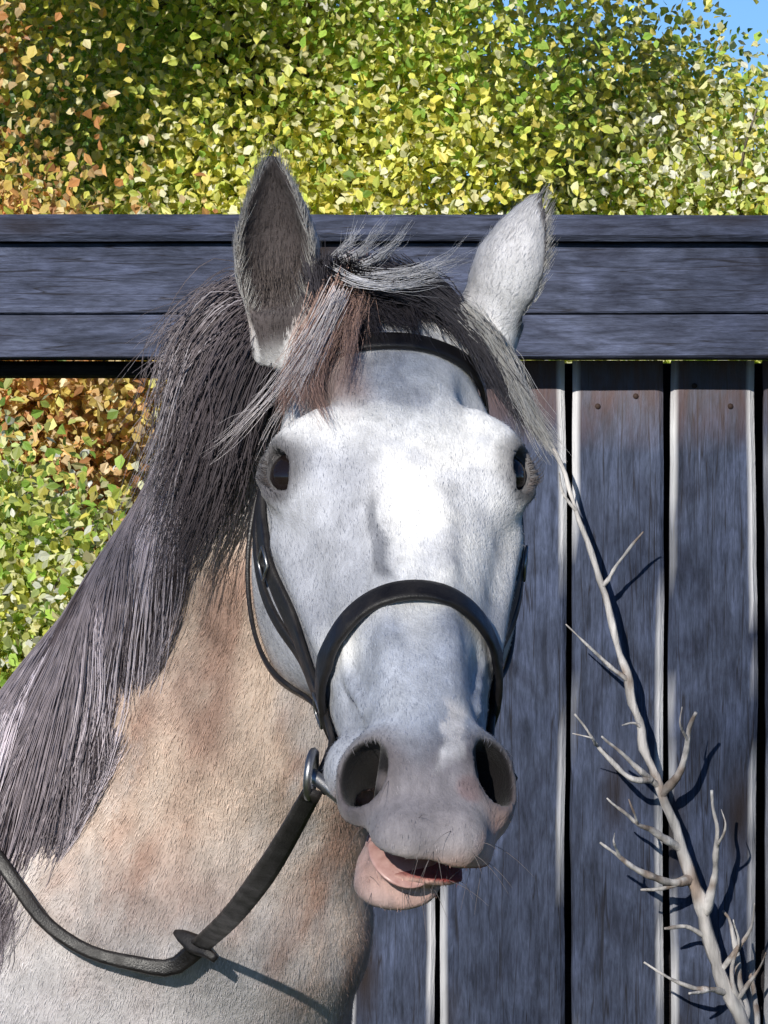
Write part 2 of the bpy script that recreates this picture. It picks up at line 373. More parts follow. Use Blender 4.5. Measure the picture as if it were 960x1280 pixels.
# neck and trunk: elliptical sections (a along e1 = dorsal, b sideways)
NC = np.array([at(418, 500, .215), at(368, 680, .27), at(292, 880, .36), at(200, 1090, .46), at(112, 1320, .60)])
NA = np.array([.090, .112, .146, .190, .245]); NB = np.array([.066, .073, .088, .115, .165])
def frames(C, dors):
    T = nrm(np.gradient(C, axis=0)); e1 = nrm(dors - T * np.sum(dors * T, 1, keepdims=True)); e2 = np.cross(T, e1); return T, e1, e2
ND = np.array([(-.92, 0, .39)] * 5); NT, NE1, NE2 = frames(NC, ND)
if NE2[1][1] > 0: NE2 = -NE2            # e2 towards the camera
def loft(C, A, B, E1, n_end, k, pad=.02):
    for i in range(len(C) - 1):
        p, q, a0, a1, b0, b1 = C[i], C[i+1], A[i], A[i+1], B[i], B[i+1]; d = q - p; L = d @ d; ax = d / math.sqrt(L)
        def fn(X, Y, Z):
            dx, dy, dz = X - p[0], Y - p[1], Z - p[2]; s = np.clip((dx * d[0] + dy * d[1] + dz * d[2]) / L, 0, 1)
            dx, dy, dz = dx - s * d[0], dy - s * d[1], dz - s * d[2]
            e = E1[i] ; e = nrm(e - ax * (e @ ax)); e2 = np.cross(ax, e)
            u = dx * e[0] + dy * e[1] + dz * e[2]; w = dx * e2[0] + dy * e2[1] + dz * e2[2]; l = dx * ax[0] + dy * ax[1] + dz * ax[2]
            a = a0 + (a1 - a0) * s; b_ = b0 + (b1 - b0) * s; r = np.sqrt(u * u + w * w + l * l) + 1e-6
            gq = np.sqrt((u / a) ** 2 + (w / b_) ** 2 + (l / (.8 * b_)) ** 2) + 1e-6; return r * (1 - 1 / gq)
        m = max(a0, a1, b0, b1) + pad; add(np.minimum(p, q) - m, np.maximum(p, q) + m, fn, k)
loft(NC, NA, NB, NE1, 0, .05)
Tk = np.array([NC[4], (-.36, .72, 1.10), (-.58, .95, 1.11), (-.95, 1.32, 1.07), (-1.25, 1.62, 1.14), (-1.38, 1.75, 1.12)])
loft(Tk, np.array([.26, .30, .31, .30, .27, .20]), np.array([.17, .21, .25, .27, .25, .18]), np.array([(0, 0, 1.0)] * 6), 0, .12, .05)
FD = nrm(np.array([.69, -.72, 0])); RT = np.array([FD[1], -FD[0], 0])
for sgn in (-1, 1):
    c = Tk[1] + RT * .13 * sgn; e = np.array([c[0], c[1], .86]) - FD * .04; kn = np.array([c[0], c[1], .47]); fe = np.array([c[0], c[1], .15]); ho = np.array([c[0], c[1], .045]) + FD * .03
    acap(c - (0, 0, .1), e, .13, .09, .08); acap(e, kn, .08, .045, .05); acap(kn, fe, .04, .03, .02); acap(fe, ho, .034, .045, .02)
    acap(ho, ho - (0, 0, .045), .05, .058, .01)
    c = Tk[4] + RT * .14 * sgn; st = np.array([c[0], c[1], .84]) + FD * .1; hk = np.array([c[0], c[1], .54]) - FD * .14; fe = np.array([c[0], c[1], .16]) - FD * .12; ho = np.array([c[0], c[1], .045]) - FD * .08
    acap(c, st, .17, .12, .1); acap(st, hk, .10, .05, .05); acap(hk, fe, .046, .033, .02); acap(fe, ho, .036, .045, .02); acap(ho, ho - (0, 0, .045), .05, .058, .01)
# head: a loft along the face axis with shaped sections
tt = np.array([-.09, -.05, 0.0, .05, .10, .15, .20, .25, .30, .36, .42, .48, .52, .555, .58, .60])
ftop = np.array([-.05, -.022, -.004, .010, .018, .021, .018, .011, .005, .001, -.001, -.002, -.008, -.022, -.040, -.058])
fbot = np.array([-.11, -.135, -.165, -.195, -.220, -.238, -.236, -.222, -.196, -.160, -.130, -.116, -.106, -.098, -.090, -.082])
wid = np.array([.040, .055, .068, .082, .093, .099, .096, .087, .078, .066, .058, .058, .0585, .053, .044, .029])
skw = np.array([.0, .0, .0, .05, .10, .12, .08, .02, -.04, -.10, -.10, -.04, .0, .0, .0, .0])
ne = np.array([2, 2, 2.1, 2.25, 2.4, 2.5, 2.5, 2.45, 2.4, 2.35, 2.3, 2.3, 2.3, 2.3, 2.2, 2.1])
TB = np.linspace(tt[0], tt[-1], 800)
def tab(y): return np.interp(TB, np.linspace(tt[0], tt[-1], 400), np.interp(np.linspace(tt[0], tt[-1], 400), tt, y))
def smooth_tab(y):
    z = np.interp(TB, tt, y); k = 45; zz = np.concatenate([np.full(k, z[0]), z, np.full(k, z[-1])]); w = np.hanning(2 * k + 1); return np.convolve(zz, w / w.sum(), 'valid').astype(np.float32)
t_top, t_bot, t_w, t_s, t_n = map(smooth_tab, (ftop, fbot, wid, skw, ne))
def headlocal(X, Y, Z):
    dx, dy, dz = X - np.float32(P0[0]), Y - np.float32(P0[1]), Z - np.float32(P0[2])
    q = [dx * np.float32(a[0]) + dy * np.float32(a[1]) + dz * np.float32(a[2]) for a in (HU, HD, HN)]
    return q
def headf(X, Y, Z):
    u, t_, f = headlocal(X, Y, Z); i = np.clip((t_ - TB[0]) / (TB[-1] - TB[0]) * 799, 0, 799).astype(np.int16)
    top, bot, w, s, n = t_top[i], t_bot[i], t_w[i], t_s[i], t_n[i]
    hgt = (top - bot) * .5; v_ = (f - (top + bot) * .5)
    w = w * (1 + s * np.clip(v_ / hgt, -1, 1)); r = np.sqrt(u * u + v_ * v_) + 1e-6
    gq = ((np.abs(u) / w) ** n + (np.abs(v_) / hgt) ** n) ** (1 / n) + 1e-6
    d = r * (1 - 1 / gq) * .92
    fmo = -.0610 - .36 * (.57 - t_) - .22 * np.clip(u + .005, -.045, .05) - 3.0 * (u + .005) ** 2
    cap = np.maximum(t_ - (.588 - .012 * np.clip((fmo + .004 - f) / .010, 0, 1)), -.085 - t_)
    return -smin(-d, -cap, .016)
add((-.24, -.42, 1.18), (.26, .36, 1.95), headf, .05)
for s in (-1, 1):
    aell(HW(s * .083, .170, -.030), HAX, (.025, .045, .034), .03)                    # orbit
    acap(HW(s * .070, .135, .002), HW(s * .094, .178, -.008), .010, .009, .025)       # brow
    acap(HW(s * .090, .215, -.066), HW(s * .068, .345, -.060), .013, .006, .022)      # facial crest
    aell(HW(s * .070, .165, -.160), HAX, (.040, .105, .080), .035)                   # jowl
    aell(HW(s * .078, .108, -.006), HAX, (.018, .026, .018), .025, sub)               # hollow above the eye
    aell(HW(s * .058, .42, -.045), HAX, (.008, .04, .022), .03, sub)                  # dip before the nostril
    nc = HW(s * .039, .500, -.040)
    aell(nc, HAX, (.031, .038, .034), .018)                                          # flared nostril rim
    aell(HW(s * .055, .508, -.052), HAX, (.012, .026, .03), .02)
for s in (-1, 1):
    aell(HW(s * .019 - .004, .565, -.036), HAX, (.028, .029, .024), .014)                   # the two lobes of the upper lip
    aell(HW(s * .058, .452, -.088), HAX, (.018, .026, .022), .025)                   # corner of the lips
aell(HW(-.024, .556, -.1065), HAX, (.034, .023, .0120), .008)                          # lower lip
aell(HW(-.020, .533, -.112), HAX, (.034, .032, .020), .016)                          # chin
for s in (-1, 1):
    for L_, r_ in (([(.052, .30, -.03), (.056, .34, -.06), (.050, .39, -.052), (.046, .43, -.035)], .0035), ([(.075, .26, -.085), (.066, .32, -.085), (.058, .37, -.07)], .0035), ([(.030, .22, .004), (.027, .30, -.004), (.024, .38, -.010), (.022, .44, -.012)], .006)):
        for q in range(len(L_) - 1): acap(HW(s * L_[q][0], *L_[q][1:]), HW(s * L_[q + 1][0], *L_[q + 1][1:]), r_, r_, .012)
# nostril openings
NOS = {}
for s in (-1, 1):
    a1 = nrm(np.array(HD * .85 - HN * .5 + HU * s * .18)); a3 = nrm(HN * .62 + HD * .45 + HU * s * .42); a3 = nrm(a3 - a1 * (a3 @ a1)); a2 = np.cross(a1, a3)
    NOS[s] = (HW(s * .0445, .503, -.038), (a1, a2, a3), (.028, .0235, .044))
    aell(*NOS[s], .009, sub)
    aell(HW(s * .036, .489, -.030), (a1, a2, a3), (.013, .012, .028), .008, sub)
    acap(HW(s * .030, .490, -.020), HW(s * .040, .520, -.056), .0085, .005, .010)     # the fold inside the nostril
# eye sockets
EC = {s: HW(s * .0860, .178, -.0230) for s in (-1, 1)}
ER = .0212
for s in (-1, 1):
    look = nrm(HU * s * .74 + HN * .60 + HD * .22); ea = nrm(HD + HN * .12 - look * ((HD + HN * .12) @ look)); eb = np.cross(look, ea)
    eb = eb if eb @ (-HD + HN * .6 + HU * s) > 0 else -eb
    aell(EC[s], np.eye(3), (ER + .0042,) * 3, .016)
    def opening(X, Y, Z, c=EC[s]):
        dx, dy, dz = X - c[0], Y - c[1], Z - c[2]; a, b_, l = (dx * q[0] + dy * q[1] + dz * q[2] for q in (ea, eb, look))
        return np.maximum((np.abs(b_ + .001) - np.maximum(.0158 * (1 - (a / .0225) ** 2), -.02)) * .8, .003 - l)
    sub(EC[s] - .04, EC[s] + .04, opening, .003)
    for q0, q1 in ((-.024, -.008), (-.008, .010), (.010, .024)):   # brow fold over the lid
        f_ = lambda a: EC[s] + ea * a + eb * (.0195 - 9 * a * a) + look * (.019 - 10 * a * a)
        acap(f_(q0), f_(q1), .0042, .0042, .006)
# mouth slit
def mouth(X, Y, Z):
    u, t_, f = headlocal(X, Y, Z)
    fm = -.0610 - .36 * (.57 - t_) - .22 * np.clip(u + .005, -.045, .05) - 3.0 * (u + .005) ** 2
    op = .0130 + .05 * np.clip(t_ - .52, 0, .05) - .075 * np.clip(u + .005, -.04, .05)
    return np.maximum(np.abs(f - fm) - np.maximum(op, .0008), np.maximum(.478 - t_, np.abs(u) - .09))
sub((-.2, -.42, 1.18), (.26, .0, 1.5), mouth, .005)
# ears: hollow shells
EARS = []
def ear(base, tip, odir, W, tw=0.0):
    base, tip = np.asarray(base), np.asarray(tip); ax = tip - base; L = np.linalg.norm(ax); ax = ax / L; o = np.asarray(odir, float); o = nrm(o - ax * (o @ ax)); sd = np.cross(ax, o)
    prof_t = np.array([-.15, 0, .12, .3, .5, .7, .85, .95, 1.0, 1.03]); prof_w = np.array([.40, .50, .70, .95, .98, .74, .46, .22, .08, .0]) * W
    EARS.append((base, ax, o, sd, L, W))
    def shell(X, Y, Z):
        dx, dy, dz = X - base[0], Y - base[1], Z - base[2]; h = (dx * ax[0] + dy * ax[1] + dz * ax[2]) / L
        w = np.interp(h, prof_t, prof_w)
        p = dx * sd[0] + dy * sd[1] + dz * sd[2]; q = dx * o[0] + dy * o[1] + dz * o[2]
        p = p - tw * (h - .3) ** 2 * W
        r = np.sqrt(p * p + q * q) + 1e-6; outer = np.sqrt((p / (w + 1e-4)) ** 2 + (q / (.8 * w + 1e-4)) ** 2) + 1e-6
        d = r * (1 - 1 / outer); q2 = q - .52 * w; wi = np.maximum(w * .93 - .005, 1e-4); r2 = np.sqrt(p * p + q2 * q2) + 1e-6
        inner = np.sqrt((p / wi) ** 2 + (q2 / (.92 * wi)) ** 2) + 1e-6; d2 = r2 * (1 - 1 / inner)
        d2 = np.maximum(d2, (.10 - h) * L)
        return -smin(smin(-d, d2, .006), (1.02 - h) * L * 1.0, .01) if False else np.maximum(-smin(-d, d2, .005), np.maximum((h - 1.02) * L, (-.16 - h) * L))
    m = W + .03; add(np.minimum(base, tip) - m, np.maximum(base, tip) + m, shell, .016)
ear(at(346, 412, .105), at(346, 194, .075), (-.10, -1, -.1), .0375, -.25)
ear(at(610, 412, .115), at(677, 242, .11), (.75, .32, -.25), .041, .25)
acap(HW(-.058, .01, -.03), at(362, 425, .11), .030, .022, .03)
acap(HW(.066, .01, -.03), at(604, 425, .12), .032, .026, .03)

def surface_nets():
    S = PHI < 0; nx, ny, nz = S.shape
    c = np.zeros((nx-1, ny-1, nz-1), np.uint8)
    for a in (0, 1):
        for b_ in (0, 1):
            for d in (0, 1): c += S[a:nx-1+a, b_:ny-1+b_, d:nz-1+d]
    act = (c > 0) & (c < 8); idx = np.full(act.shape, -1, np.int32); I, J, K = np.nonzero(act); idx[I, J, K] = np.arange(len(I))
    acc = np.zeros((len(I), 3)); cnt = np.zeros(len(I)); ax = (gx, gy, gz)
    for d in range(3):
        o1, o2 = [q for q in range(3) if q != d]
        for a in (0, 1):
            for b_ in (0, 1):
                p = [I.copy(), J.copy(), K.copy()]; p[o1] = p[o1] + a; p[o2] = p[o2] + b_; q = [r.copy() for r in p]; q[d] = q[d] + 1
                f0, f1 = PHI[tuple(p)], PHI[tuple(q)]; cr = (f0 < 0) != (f1 < 0); s = np.where(cr, f0 / np.where(cr, f0 - f1, 1), 0)
                pt = np.stack([ax[e][p[e]] for e in range(3)], -1); pt[:, d] += s * (ax[d][q[d]] - ax[d][p[d]])
                acc += np.where(cr[:, None], pt, 0); cnt += cr
    V = acc / cnt[:, None]; F = []
    for d in range(3):
        o1, o2 = (d + 1) % 3, (d + 2) % 3
        a = [slice(1, -1)] * 3; a[d] = slice(0, -1); b_ = [slice(1, -1)] * 3; b_[d] = slice(1, None)
        A, B = S[tuple(a)], S[tuple(b_)]; E = np.nonzero(A != B); base = [e + 1 for e in E]; base[d] = E[d]
        def cell(x, y):
            p = [e.copy() for e in base]; p[o1] -= x; p[o2] -= y; return idx[tuple(p)]
        q = np.stack([cell(1, 1), cell(0, 1), cell(0, 0), cell(1, 0)], -1); fl = B[E]; q[fl] = q[fl][:, ::-1]; F.append(q)
    F = np.vstack(F); F = F[(F >= 0).all(1)]
    e = np.vstack([F[:, [0, 1]], F[:, [1, 2]], F[:, [2, 3]], F[:, [3, 0]]])
    for lam in (.5, -.5, .45, -.45):
        s = np.zeros_like(V); n = np.zeros(len(V))
        for x in range(3): s[:, x] = np.bincount(e[:, 0], V[e[:, 1], x], len(V)) + np.bincount(e[:, 1], V[e[:, 0], x], len(V))
        n = np.bincount(e[:, 0], minlength=len(V)) + np.bincount(e[:, 1], minlength=len(V)); V = V + lam * (s / n[:, None] - V)
    return V, F
BV, BF = surface_nets()
print('body verts', len(BV))
# coat colour by anatomy, with shade of ear and nostril hollows put in
def coat(V):
    rel = V - P0; u, t_, f = rel @ HU, rel @ HD, rel @ HN
    n1, n2, n3 = vnoise(V, .028, 1), vnoise(V, .012, 2), vnoise(V * (1, 1, .5), .06, 3)
    L = lambda a, b_, m: a + (b_ - a) * m[:, None]
    white = np.array([.76, .76, .77]); grey = np.array([.35, .365, .42]); blue = np.array([.38, .415, .50]); rose = np.array([.38, .25, .20]); tan = np.array([.58, .46, .385]); dark = np.array([.06, .055, .06]); pink = np.array([.66, .42, .36])
    na = nrm(NC[3] - NC[1]); al = V @ na; W_ = V - al[:, None] * na * .62
    m1, m2, m3 = vnoise(W_, .05, 21), vnoise(W_, .022, 22), vnoise(W_, .011, 23); mm = m1 + .7 * m2 + .35 * m3
    neckc = L(np.broadcast_to(tan, V.shape), np.broadcast_to(rose, V.shape), ss(-.5, .8, mm + .9 * ss(-.13, -.02, V[:, 0]) - .35))
    neckc = L(neckc, np.array([.43, .41, .42]), ss(.1, .9, -m1 + .6 * m2 - .3 * m3) * .7)
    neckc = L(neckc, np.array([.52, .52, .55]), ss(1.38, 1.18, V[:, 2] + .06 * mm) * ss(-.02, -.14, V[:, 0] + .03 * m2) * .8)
    C = neckc
    # a face mask: dorsal half of the head
    hm = ss(-.21, -.15, f) * ss(.62, .58, t_) * ss(-.02, .03, t_) * ss(.2, .15, np.abs(u))
    face = np.broadcast_to(white, V.shape)
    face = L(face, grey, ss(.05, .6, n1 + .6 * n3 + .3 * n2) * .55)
    face = L(face, grey, ss(.01, -.05, u) * ss(.14, .20, t_) * ss(.37, .31, t_) * .9)  # greyer on one side of the nose
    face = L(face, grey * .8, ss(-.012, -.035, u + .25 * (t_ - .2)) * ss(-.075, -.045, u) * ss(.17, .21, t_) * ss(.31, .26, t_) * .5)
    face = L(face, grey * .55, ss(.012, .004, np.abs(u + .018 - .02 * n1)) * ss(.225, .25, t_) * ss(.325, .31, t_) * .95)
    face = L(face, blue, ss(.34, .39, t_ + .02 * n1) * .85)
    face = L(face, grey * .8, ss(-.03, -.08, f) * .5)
    # reddish hair on the forehead on one side
    face = L(face, np.array([.40, .27, .23]), ss(.035, .01, np.abs(u + .052 - .1 * (t_ - .05))) * ss(.15, .08, t_ - .03 * n1) * .75)
    # bare dark skin of the muzzle, pink lips
    mz = ss(.465, .505, t_ + .012 * n1 - .25 * (f + .03)); face = L(face, np.array([.25, .22, .23]), mz * .85)
    snip = ss(.011, .006, np.abs(u - .020 + .12 * (t_ - .48) + .006 * n2)) * ss(.44, .46, t_) * ss(.525, .505, t_ + .01 * n1); face = L(face, np.array([.80, .76, .75]), snip * .9)
    face = L(face, np.array([.22, .13, .13]), ss(.014, .007, np.hypot(u - .030, t_ - .533)) * .6)
    lip = ss(-.030, -.052, f + .012 * n1 - .2 * (u + .01)) * ss(.50, .55, t_); face = L(face, pink, lip)
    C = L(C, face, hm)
    chin = ss(.46, .52, t_) * ss(-.07, -.09, f) * ss(.08, .07, np.abs(u)); C = L(C, np.array([.58, .39, .345]), chin); C = L(C, np.array([.36, .28, .27]), chin * ss(-.1, .5, n1 + .6 * n2) * .8 * ss(-.092, -.108, f))
    # inside of the mouth
    fm = -.0610 - .36 * (.57 - t_) - .22 * np.clip(u + .005, -.045, .05) - 3.0 * (u + .005) ** 2
    C = L(C, np.array([.26, .045, .04]), ss(.0195, .0155, np.abs(f - fm)) * ss(.47, .49, t_) * ss(.5925, .584, t_) * ss(.075, .06, np.abs(u)))
    for s in (-1, 1):
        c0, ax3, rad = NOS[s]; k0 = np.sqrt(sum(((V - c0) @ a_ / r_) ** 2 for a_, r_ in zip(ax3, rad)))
        fold = ss(.012, .005, np.linalg.norm(V - HW(s * .035, .505, -.036), axis=1)); C = L(C, np.array([.13, .11, .115]), ss(1.75, 1.05, k0) * .75); C = L(C, np.array([.012, .010, .011]), ss(1.14, 1.0, k0) * (1 - .8 * fold))  # inside of the nostril blackened, its shade put into the colour
        d = np.linalg.norm(V - EC[s] - 0.008 * nrm(HU * s + HN * .5), axis=1); C = L(C, np.array([.055, .05, .055]), ss(.038, .027, d) * .9)
    # ears: dark inside, the shade of the hollow put into the colour
    for i, (b0, ax, o, sd, Ln, W) in enumerate(EARS):
        r = V - b0; h = r @ ax / Ln; q = r @ o; p = r @ sd; inn = ss(.02, .12, h) * ss(1.1, .98, h) * (np.hypot(p, q) < W * 1.3)
        w = np.interp(h, [-.15, 0, .12, .3, .5, .7, .85, .95, 1.0], np.array([.40, .50, .70, .95, .98, .74, .46, .22, .08]) * W)
        C = L(C, np.array([.56, .56, .58]) if i else np.array([.42, .40, .40]), inn * .95)
        core = ss(1.06, .97, np.sqrt((p / (w * .93)) ** 2 + ((q - .52 * w) / (.92 * w)) ** 2))
        hollow_shade = ss(1.1, .98, h) * (np.hypot(p, q) < W * 1.4) * core * ss(-.32, -.02, h + .08 * n1); C = L(C, np.array([.075, .062, .062]) + (.03 if i else 0), hollow_shade)
        C = L(C, dark, inn * ss(.90, 1.0, h) * .7)
    # white throat edge and stockings-dark legs
    leg = ss(.75, .5, V[:, 2]); C = L(C, np.array([.10, .09, .09]), leg)
    C = L(C, np.array([.04, .035, .03]), ss(.075, .07, V[:, 2]))
    return np.clip(C * (1 + .10 * n2[:, None]), .01, .8)
horse = empty('horse', (-.8, 1.15, 0))
tag(horse, 'grey horse facing the camera in a dark bridle, white face and rose brown neck', 'horse')
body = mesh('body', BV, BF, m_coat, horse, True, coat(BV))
bvh = BVHTree.FromPolygons([Vector(v) for v in BV], [tuple(int(i) for i in f) for f in BF])
def uvsphere(c, r, ax=np.eye(3), n=20, m=28):
    V = []; 
    for i in range(n + 1):
        a = math.pi * i / n
        for j in range(m):
            p = 2 * math.pi * j / m; V.append([math.sin(a) * math.cos(p) * r[0], math.sin(a) * math.sin(p) * r[1], math.cos(a) * r[2]])
    V = np.array(V) @ np.asarray(ax) + c
    F = [[i*m + j, (i+1)*m + j, (i+1)*m + (j+1) % m, i*m + (j+1) % m] for i in range(n) for j in range(m)]
    return V, [np.array(F)]
for s in (-1, 1): mesh('eye', *uvsphere(EC[s], (ER, ER, ER)), m_eye, horse)
# raycasts onto the skin
def hit(o, d, far=5):
    r = bvh.ray_cast(Vector(o), Vector(d), far); return (None, None) if r[0] is None else (np.array(r[0]), np.array(r[1]))
CAM = np.array([0, -6, 1.6])
def on_px(px, py, fallY=.1, off=.0):
    d = nrm(at(px, py, 0) - CAM); p, n = hit(CAM, d, 30)
    if p is None: return at(px, py, fallY), np.array([0, -1.0, 0])
    return p + n * off, n
# ---------------------------------------------------------------- hair
def hair_strands(guides, n_per, spread, rad, m=14, jit=.004, taper=.25):
    """guides: list of (k,3) paths -> bundles of strands round each"""
    out, rr = [], []
    for gpath in guides:
        G = spline(gpath, m); n = n_per
        o0 = rng.normal(0, 1, (n, 1, 3)) * spread; s = np.linspace(0, 1, m)[None, :, None]
        wav = rng.normal(0, 1, (n, 1, 3)) * jit * np.sin(s * rng.uniform(3, 7, (n, 1, 1)) + rng.uniform(0, 6, (n, 1, 1)))
        cut = rng.uniform(.35, 1, (n, 1)) ** .7
        ss_ = np.linspace(0, 1, m)[None] * cut; i = ss_ * (m - 1); i0 = np.clip(i.astype(int), 0, m - 2); fr = (i - i0)[..., None]
        P = G[i0] * (1 - fr) + G[i0 + 1] * fr
        fan = rng.normal(0, 1, (n, 1, 3)) * (rng.random((n, 1, 1)) < .35); out.append(P + o0 * (1 - (1 - taper) * s) + wav * s + fan * s ** 1.6 * spread * 1.6); rr.append(np.broadcast_to(rad * (1 - .75 * np.linspace(0, 1, m) ** 2)[None], (n, m)) * rng.uniform(.7, 1.3, (n, 1)))
    return np.concatenate(out), np.concatenate(rr)
def hair_mesh(name, S, r, cols, parent):
    V, F = hair_vf(S, r); c = np.repeat(cols, S.shape[1] * 3, axis=0); return mesh(name, V, F, m_hair, parent, True, c)
def neck_pt(s, ph, off):
    """s along the crest 0..1, ph degrees down the near side"""
    i = np.clip(s * 4, -.6, 3.999); i0 = np.clip(np.floor(i), 0, 3).astype(int); fr = (i - i0)[:, None]
    lerp = lambda A: A[i0] * (1 - fr) + A[i0 + 1] * fr
    C, e1, e2 = lerp(NC), nrm(lerp(NE1)), nrm(lerp(NE2)); a = lerp(NA[:, None]); b_ = lerp(NB[:, None]); c_, s_ = np.cos(np.radians(ph))[:, None], np.sin(np.radians(ph))[:, None]
    nn = nrm(e1 * c_ / a + e2 * s_ / b_); return C + e1 * a * c_ + e2 * b_ * s_ + nn * off[:, None]
def build_mane():
    S, Rr, Cc = [], [], []; m = 12; nl = 300
    for k in range(nl):
        s0 = rng.uniform(-.13, .95); ln = rng.uniform(.42, .78); ph1 = rng.uniform(24, 60) if rng.random() < .8 else rng.uniform(5, 30); lay = rng.uniform(0, 1)
        n = 62; a = np.linspace(0, 1, m)
        tone = rng.random(); 
        base = np.array([.10, .085, .093]) if tone < .30 else (np.array([.22, .20, .22]) if tone < .64 else np.array([.50, .47, .51]))
        if lay > .7: base = base * 1.35
        dph = rng.normal(0, 4.5, n); ds = rng.normal(0, .014, n); wv = rng.uniform(0, 6.28); am = rng.uniform(.8, 3.0); fq = rng.uniform(4, 9)
        for q in range(n):
            L_ = ln * rng.uniform(.72, 1.06); ph = -8 + (ph1 + 8) * (1 - (1 - a) ** 1.7) + dph[q] * (a * 2.2 - 1.9 * a * a) + 3.5 * am * a * np.sin(a * fq + wv + dph[q] * .03)
            sv = s0 + ds[q] * (1 - .75 * a) + L_ * a ** 1.15
            off = .004 + (.007 + .014 * lay) * np.sin(np.clip(a * 1.15 + .12, 0, 1) * np.pi) ** .7 + rng.uniform(0, .006)
            S.append(neck_pt(sv, ph, off)); Cc.append(base * rng.uniform(.75, 1.3) * np.array([1.03, .98, 1.0])); Rr.append(.00042 * rng.uniform(.7, 1.4) * (1 - .7 * a ** 3))
    # the thick fall behind the near ear
    S, Rr, Cc = list(S), list(Rr), list(Cc)
    return np.array(S), np.array(Rr), np.array(Cc)
mS, mR, mC = build_mane()
hair_mesh('mane', mS, mR, mC, horse)
# bulk behind the near ear
def px_guides(lists, fallY, off):
    out = []
    for L in lists:
        out.append(np.array([on_px(p[0], p[1], fallY, off + (p[2] if len(p) > 2 else 0))[0] if not (len(p) > 3) else at(p[0], p[1], p[3]) for p in L]))
    return out
G1 = [np.array([at(*p) for p in L]) for L in (
    [(345, 385, .17), (300, 372, .16), (262, 400, .15), (232, 450, .16), (226, 520, .17), (205, 600, .19)],
    [(350, 400, .17), (310, 392, .14), (272, 430, .14), (240, 500, .15), (222, 580, .17), (188, 660, .21)],
    [(352, 410, .15), (322, 412, .13), (288, 470, .13), (262, 545, .14), (240, 620, .16), (200, 720, .2)],
    [(350, 420, .14), (330, 440, .125), (305, 500, .125), (285, 565, .13), (262, 640, .15), (225, 730, .18)],
    [(340, 395, .18), (290, 380, .18), (245, 412, .17), (206, 452, .17), (200, 470, .17)],
    [(340, 400, .17), (290, 395, .15), (250, 440, .16), (232, 495, .16), (215, 560, .18), (180, 650, .2)])]
S, r_ = hair_strands(G1, 330, .012, .0005, 14, .006, .7)
cc = np.repeat(np.array([[.17, .145, .155], [.13, .11, .12], [.09, .075, .085], [.065, .055, .062], [.25, .22, .24], [.38, .35, .38]]), 330, 0) * rng.uniform(.7, 1.35, (len(S), 1))
hair_mesh('mane', S, r_, cc, horse)
# forelock: dark mass between the ears, pale wisps, rust tuft and the strands over the brow
def lock(lists, n, spread, rad, col, name='forelock', off=.008, fallY=.08, **kw):
    Gs = px_guides(lists, fallY, off); S, r = hair_strands(Gs, int(n * 2.6), spread, rad, **kw)
    return S, r, np.asarray(col) * rng.uniform(.75, 1.25, (len(S), 1))
FL = [lock([[(430, 345), (450, 375), (480, 400), (500, 420)], [(455, 345), (490, 365), (530, 390), (548, 415)], [(480, 350), (525, 365), (560, 395), (590, 430)], [(415, 350), (425, 385), (440, 410), (455, 430)], [(400, 340), (405, 370), (412, 400), (425, 420)], [(440, 345), (448, 380), (462, 410), (475, 436)], [(420, 345), (425, 370), (440, 395), (470, 420)], [(470, 350), (490, 380), (510, 410), (520, 436)], [(500, 352), (530, 380), (555, 410), (575, 440)]], 190, .008, .00038, (.06, .055, .066)),
      lock([[(520, 352), (560, 385), (595, 430), (630, 490), (668, 550)], [(505, 348), (550, 375), (590, 415), (625, 470), (655, 525)]], 130, .006, .00034, (.07, .066, .078), off=.012),
      lock([[(590, 395), (618, 440), (648, 495), (676, 545), (702, 578)], [(600, 405), (628, 450), (655, 500), (690, 560)], [(612, 420), (640, 470), (668, 525), (698, 570)]], 80, .0045, .0003, (.52, .51, .50), off=.016),
      lock([[(430, 352), (415, 390), (408, 435), (398, 480), (386, 530)], [(442, 360), (430, 400), (426, 440), (414, 490), (404, 545)], [(452, 362), (446, 400), (446, 432), (440, 470), (428, 505)], [(420, 352), (402, 395), (392, 440), (380, 490), (366, 535)], [(436, 355), (424, 395), (420, 430), (410, 465), (410, 500)]], 90, .006, .0003, (.50, .33, .275), off=.018),
      lock([[(424, 366, 0, .05), (392, 425, 0, .035), (345, 492, 0, .02), (298, 542, 0, .03), (248, 588, 0, .06)], [(420, 362, 0, .05), (385, 425, 0, .04), (335, 490, 0, .03), (290, 535, 0, .05), (246, 566, 0, .06)], [(424, 372, 0, .05), (396, 432, 0, .03), (360, 495, 0, .01), (332, 540, 0, .0), (316, 578, 0, .0)], [(424, 380, 0, .05), (400, 440, 0, .025), (374, 500, 0, .0), (350, 545, 0, -.01), (336, 580, 0, -.01)]], 7, .0055, .00026, (.66, .61, .62), off=.010),
      lock([[(430, 345, 0, .09), (470, 348, 0, .07), (520, 338, 0, .06), (560, 318, 0, .07), (582, 292, 0, .08)], [(440, 335, 0, .09), (470, 325, 0, .07), (495, 300, 0, .06), (515, 268, 0, .07)],
            [(425, 330, 0, .09), (450, 315, 0, .08), (470, 290, 0, .07), (485, 272, 0, .07)], [(420, 320, 0, .09), (440, 300, 0, .08), (450, 278, 0, .08)], [(455, 345, 0, .08), (510, 345, 0, .06), (550, 335, 0, .06), (592, 322, 0, .08)],
            [(415, 335, 0, .08), (450, 352, 0, .06), (500, 358, 0, .055), (545, 350, 0, .06), (580, 355, 0, .08)]], 15, .003, .00026, (.62, .62, .66)),
      ]
hair_mesh('forelock', np.concatenate([a[0] for a in FL]), np.concatenate([a[1] for a in FL]), np.concatenate([a[2] for a in FL]), horse)
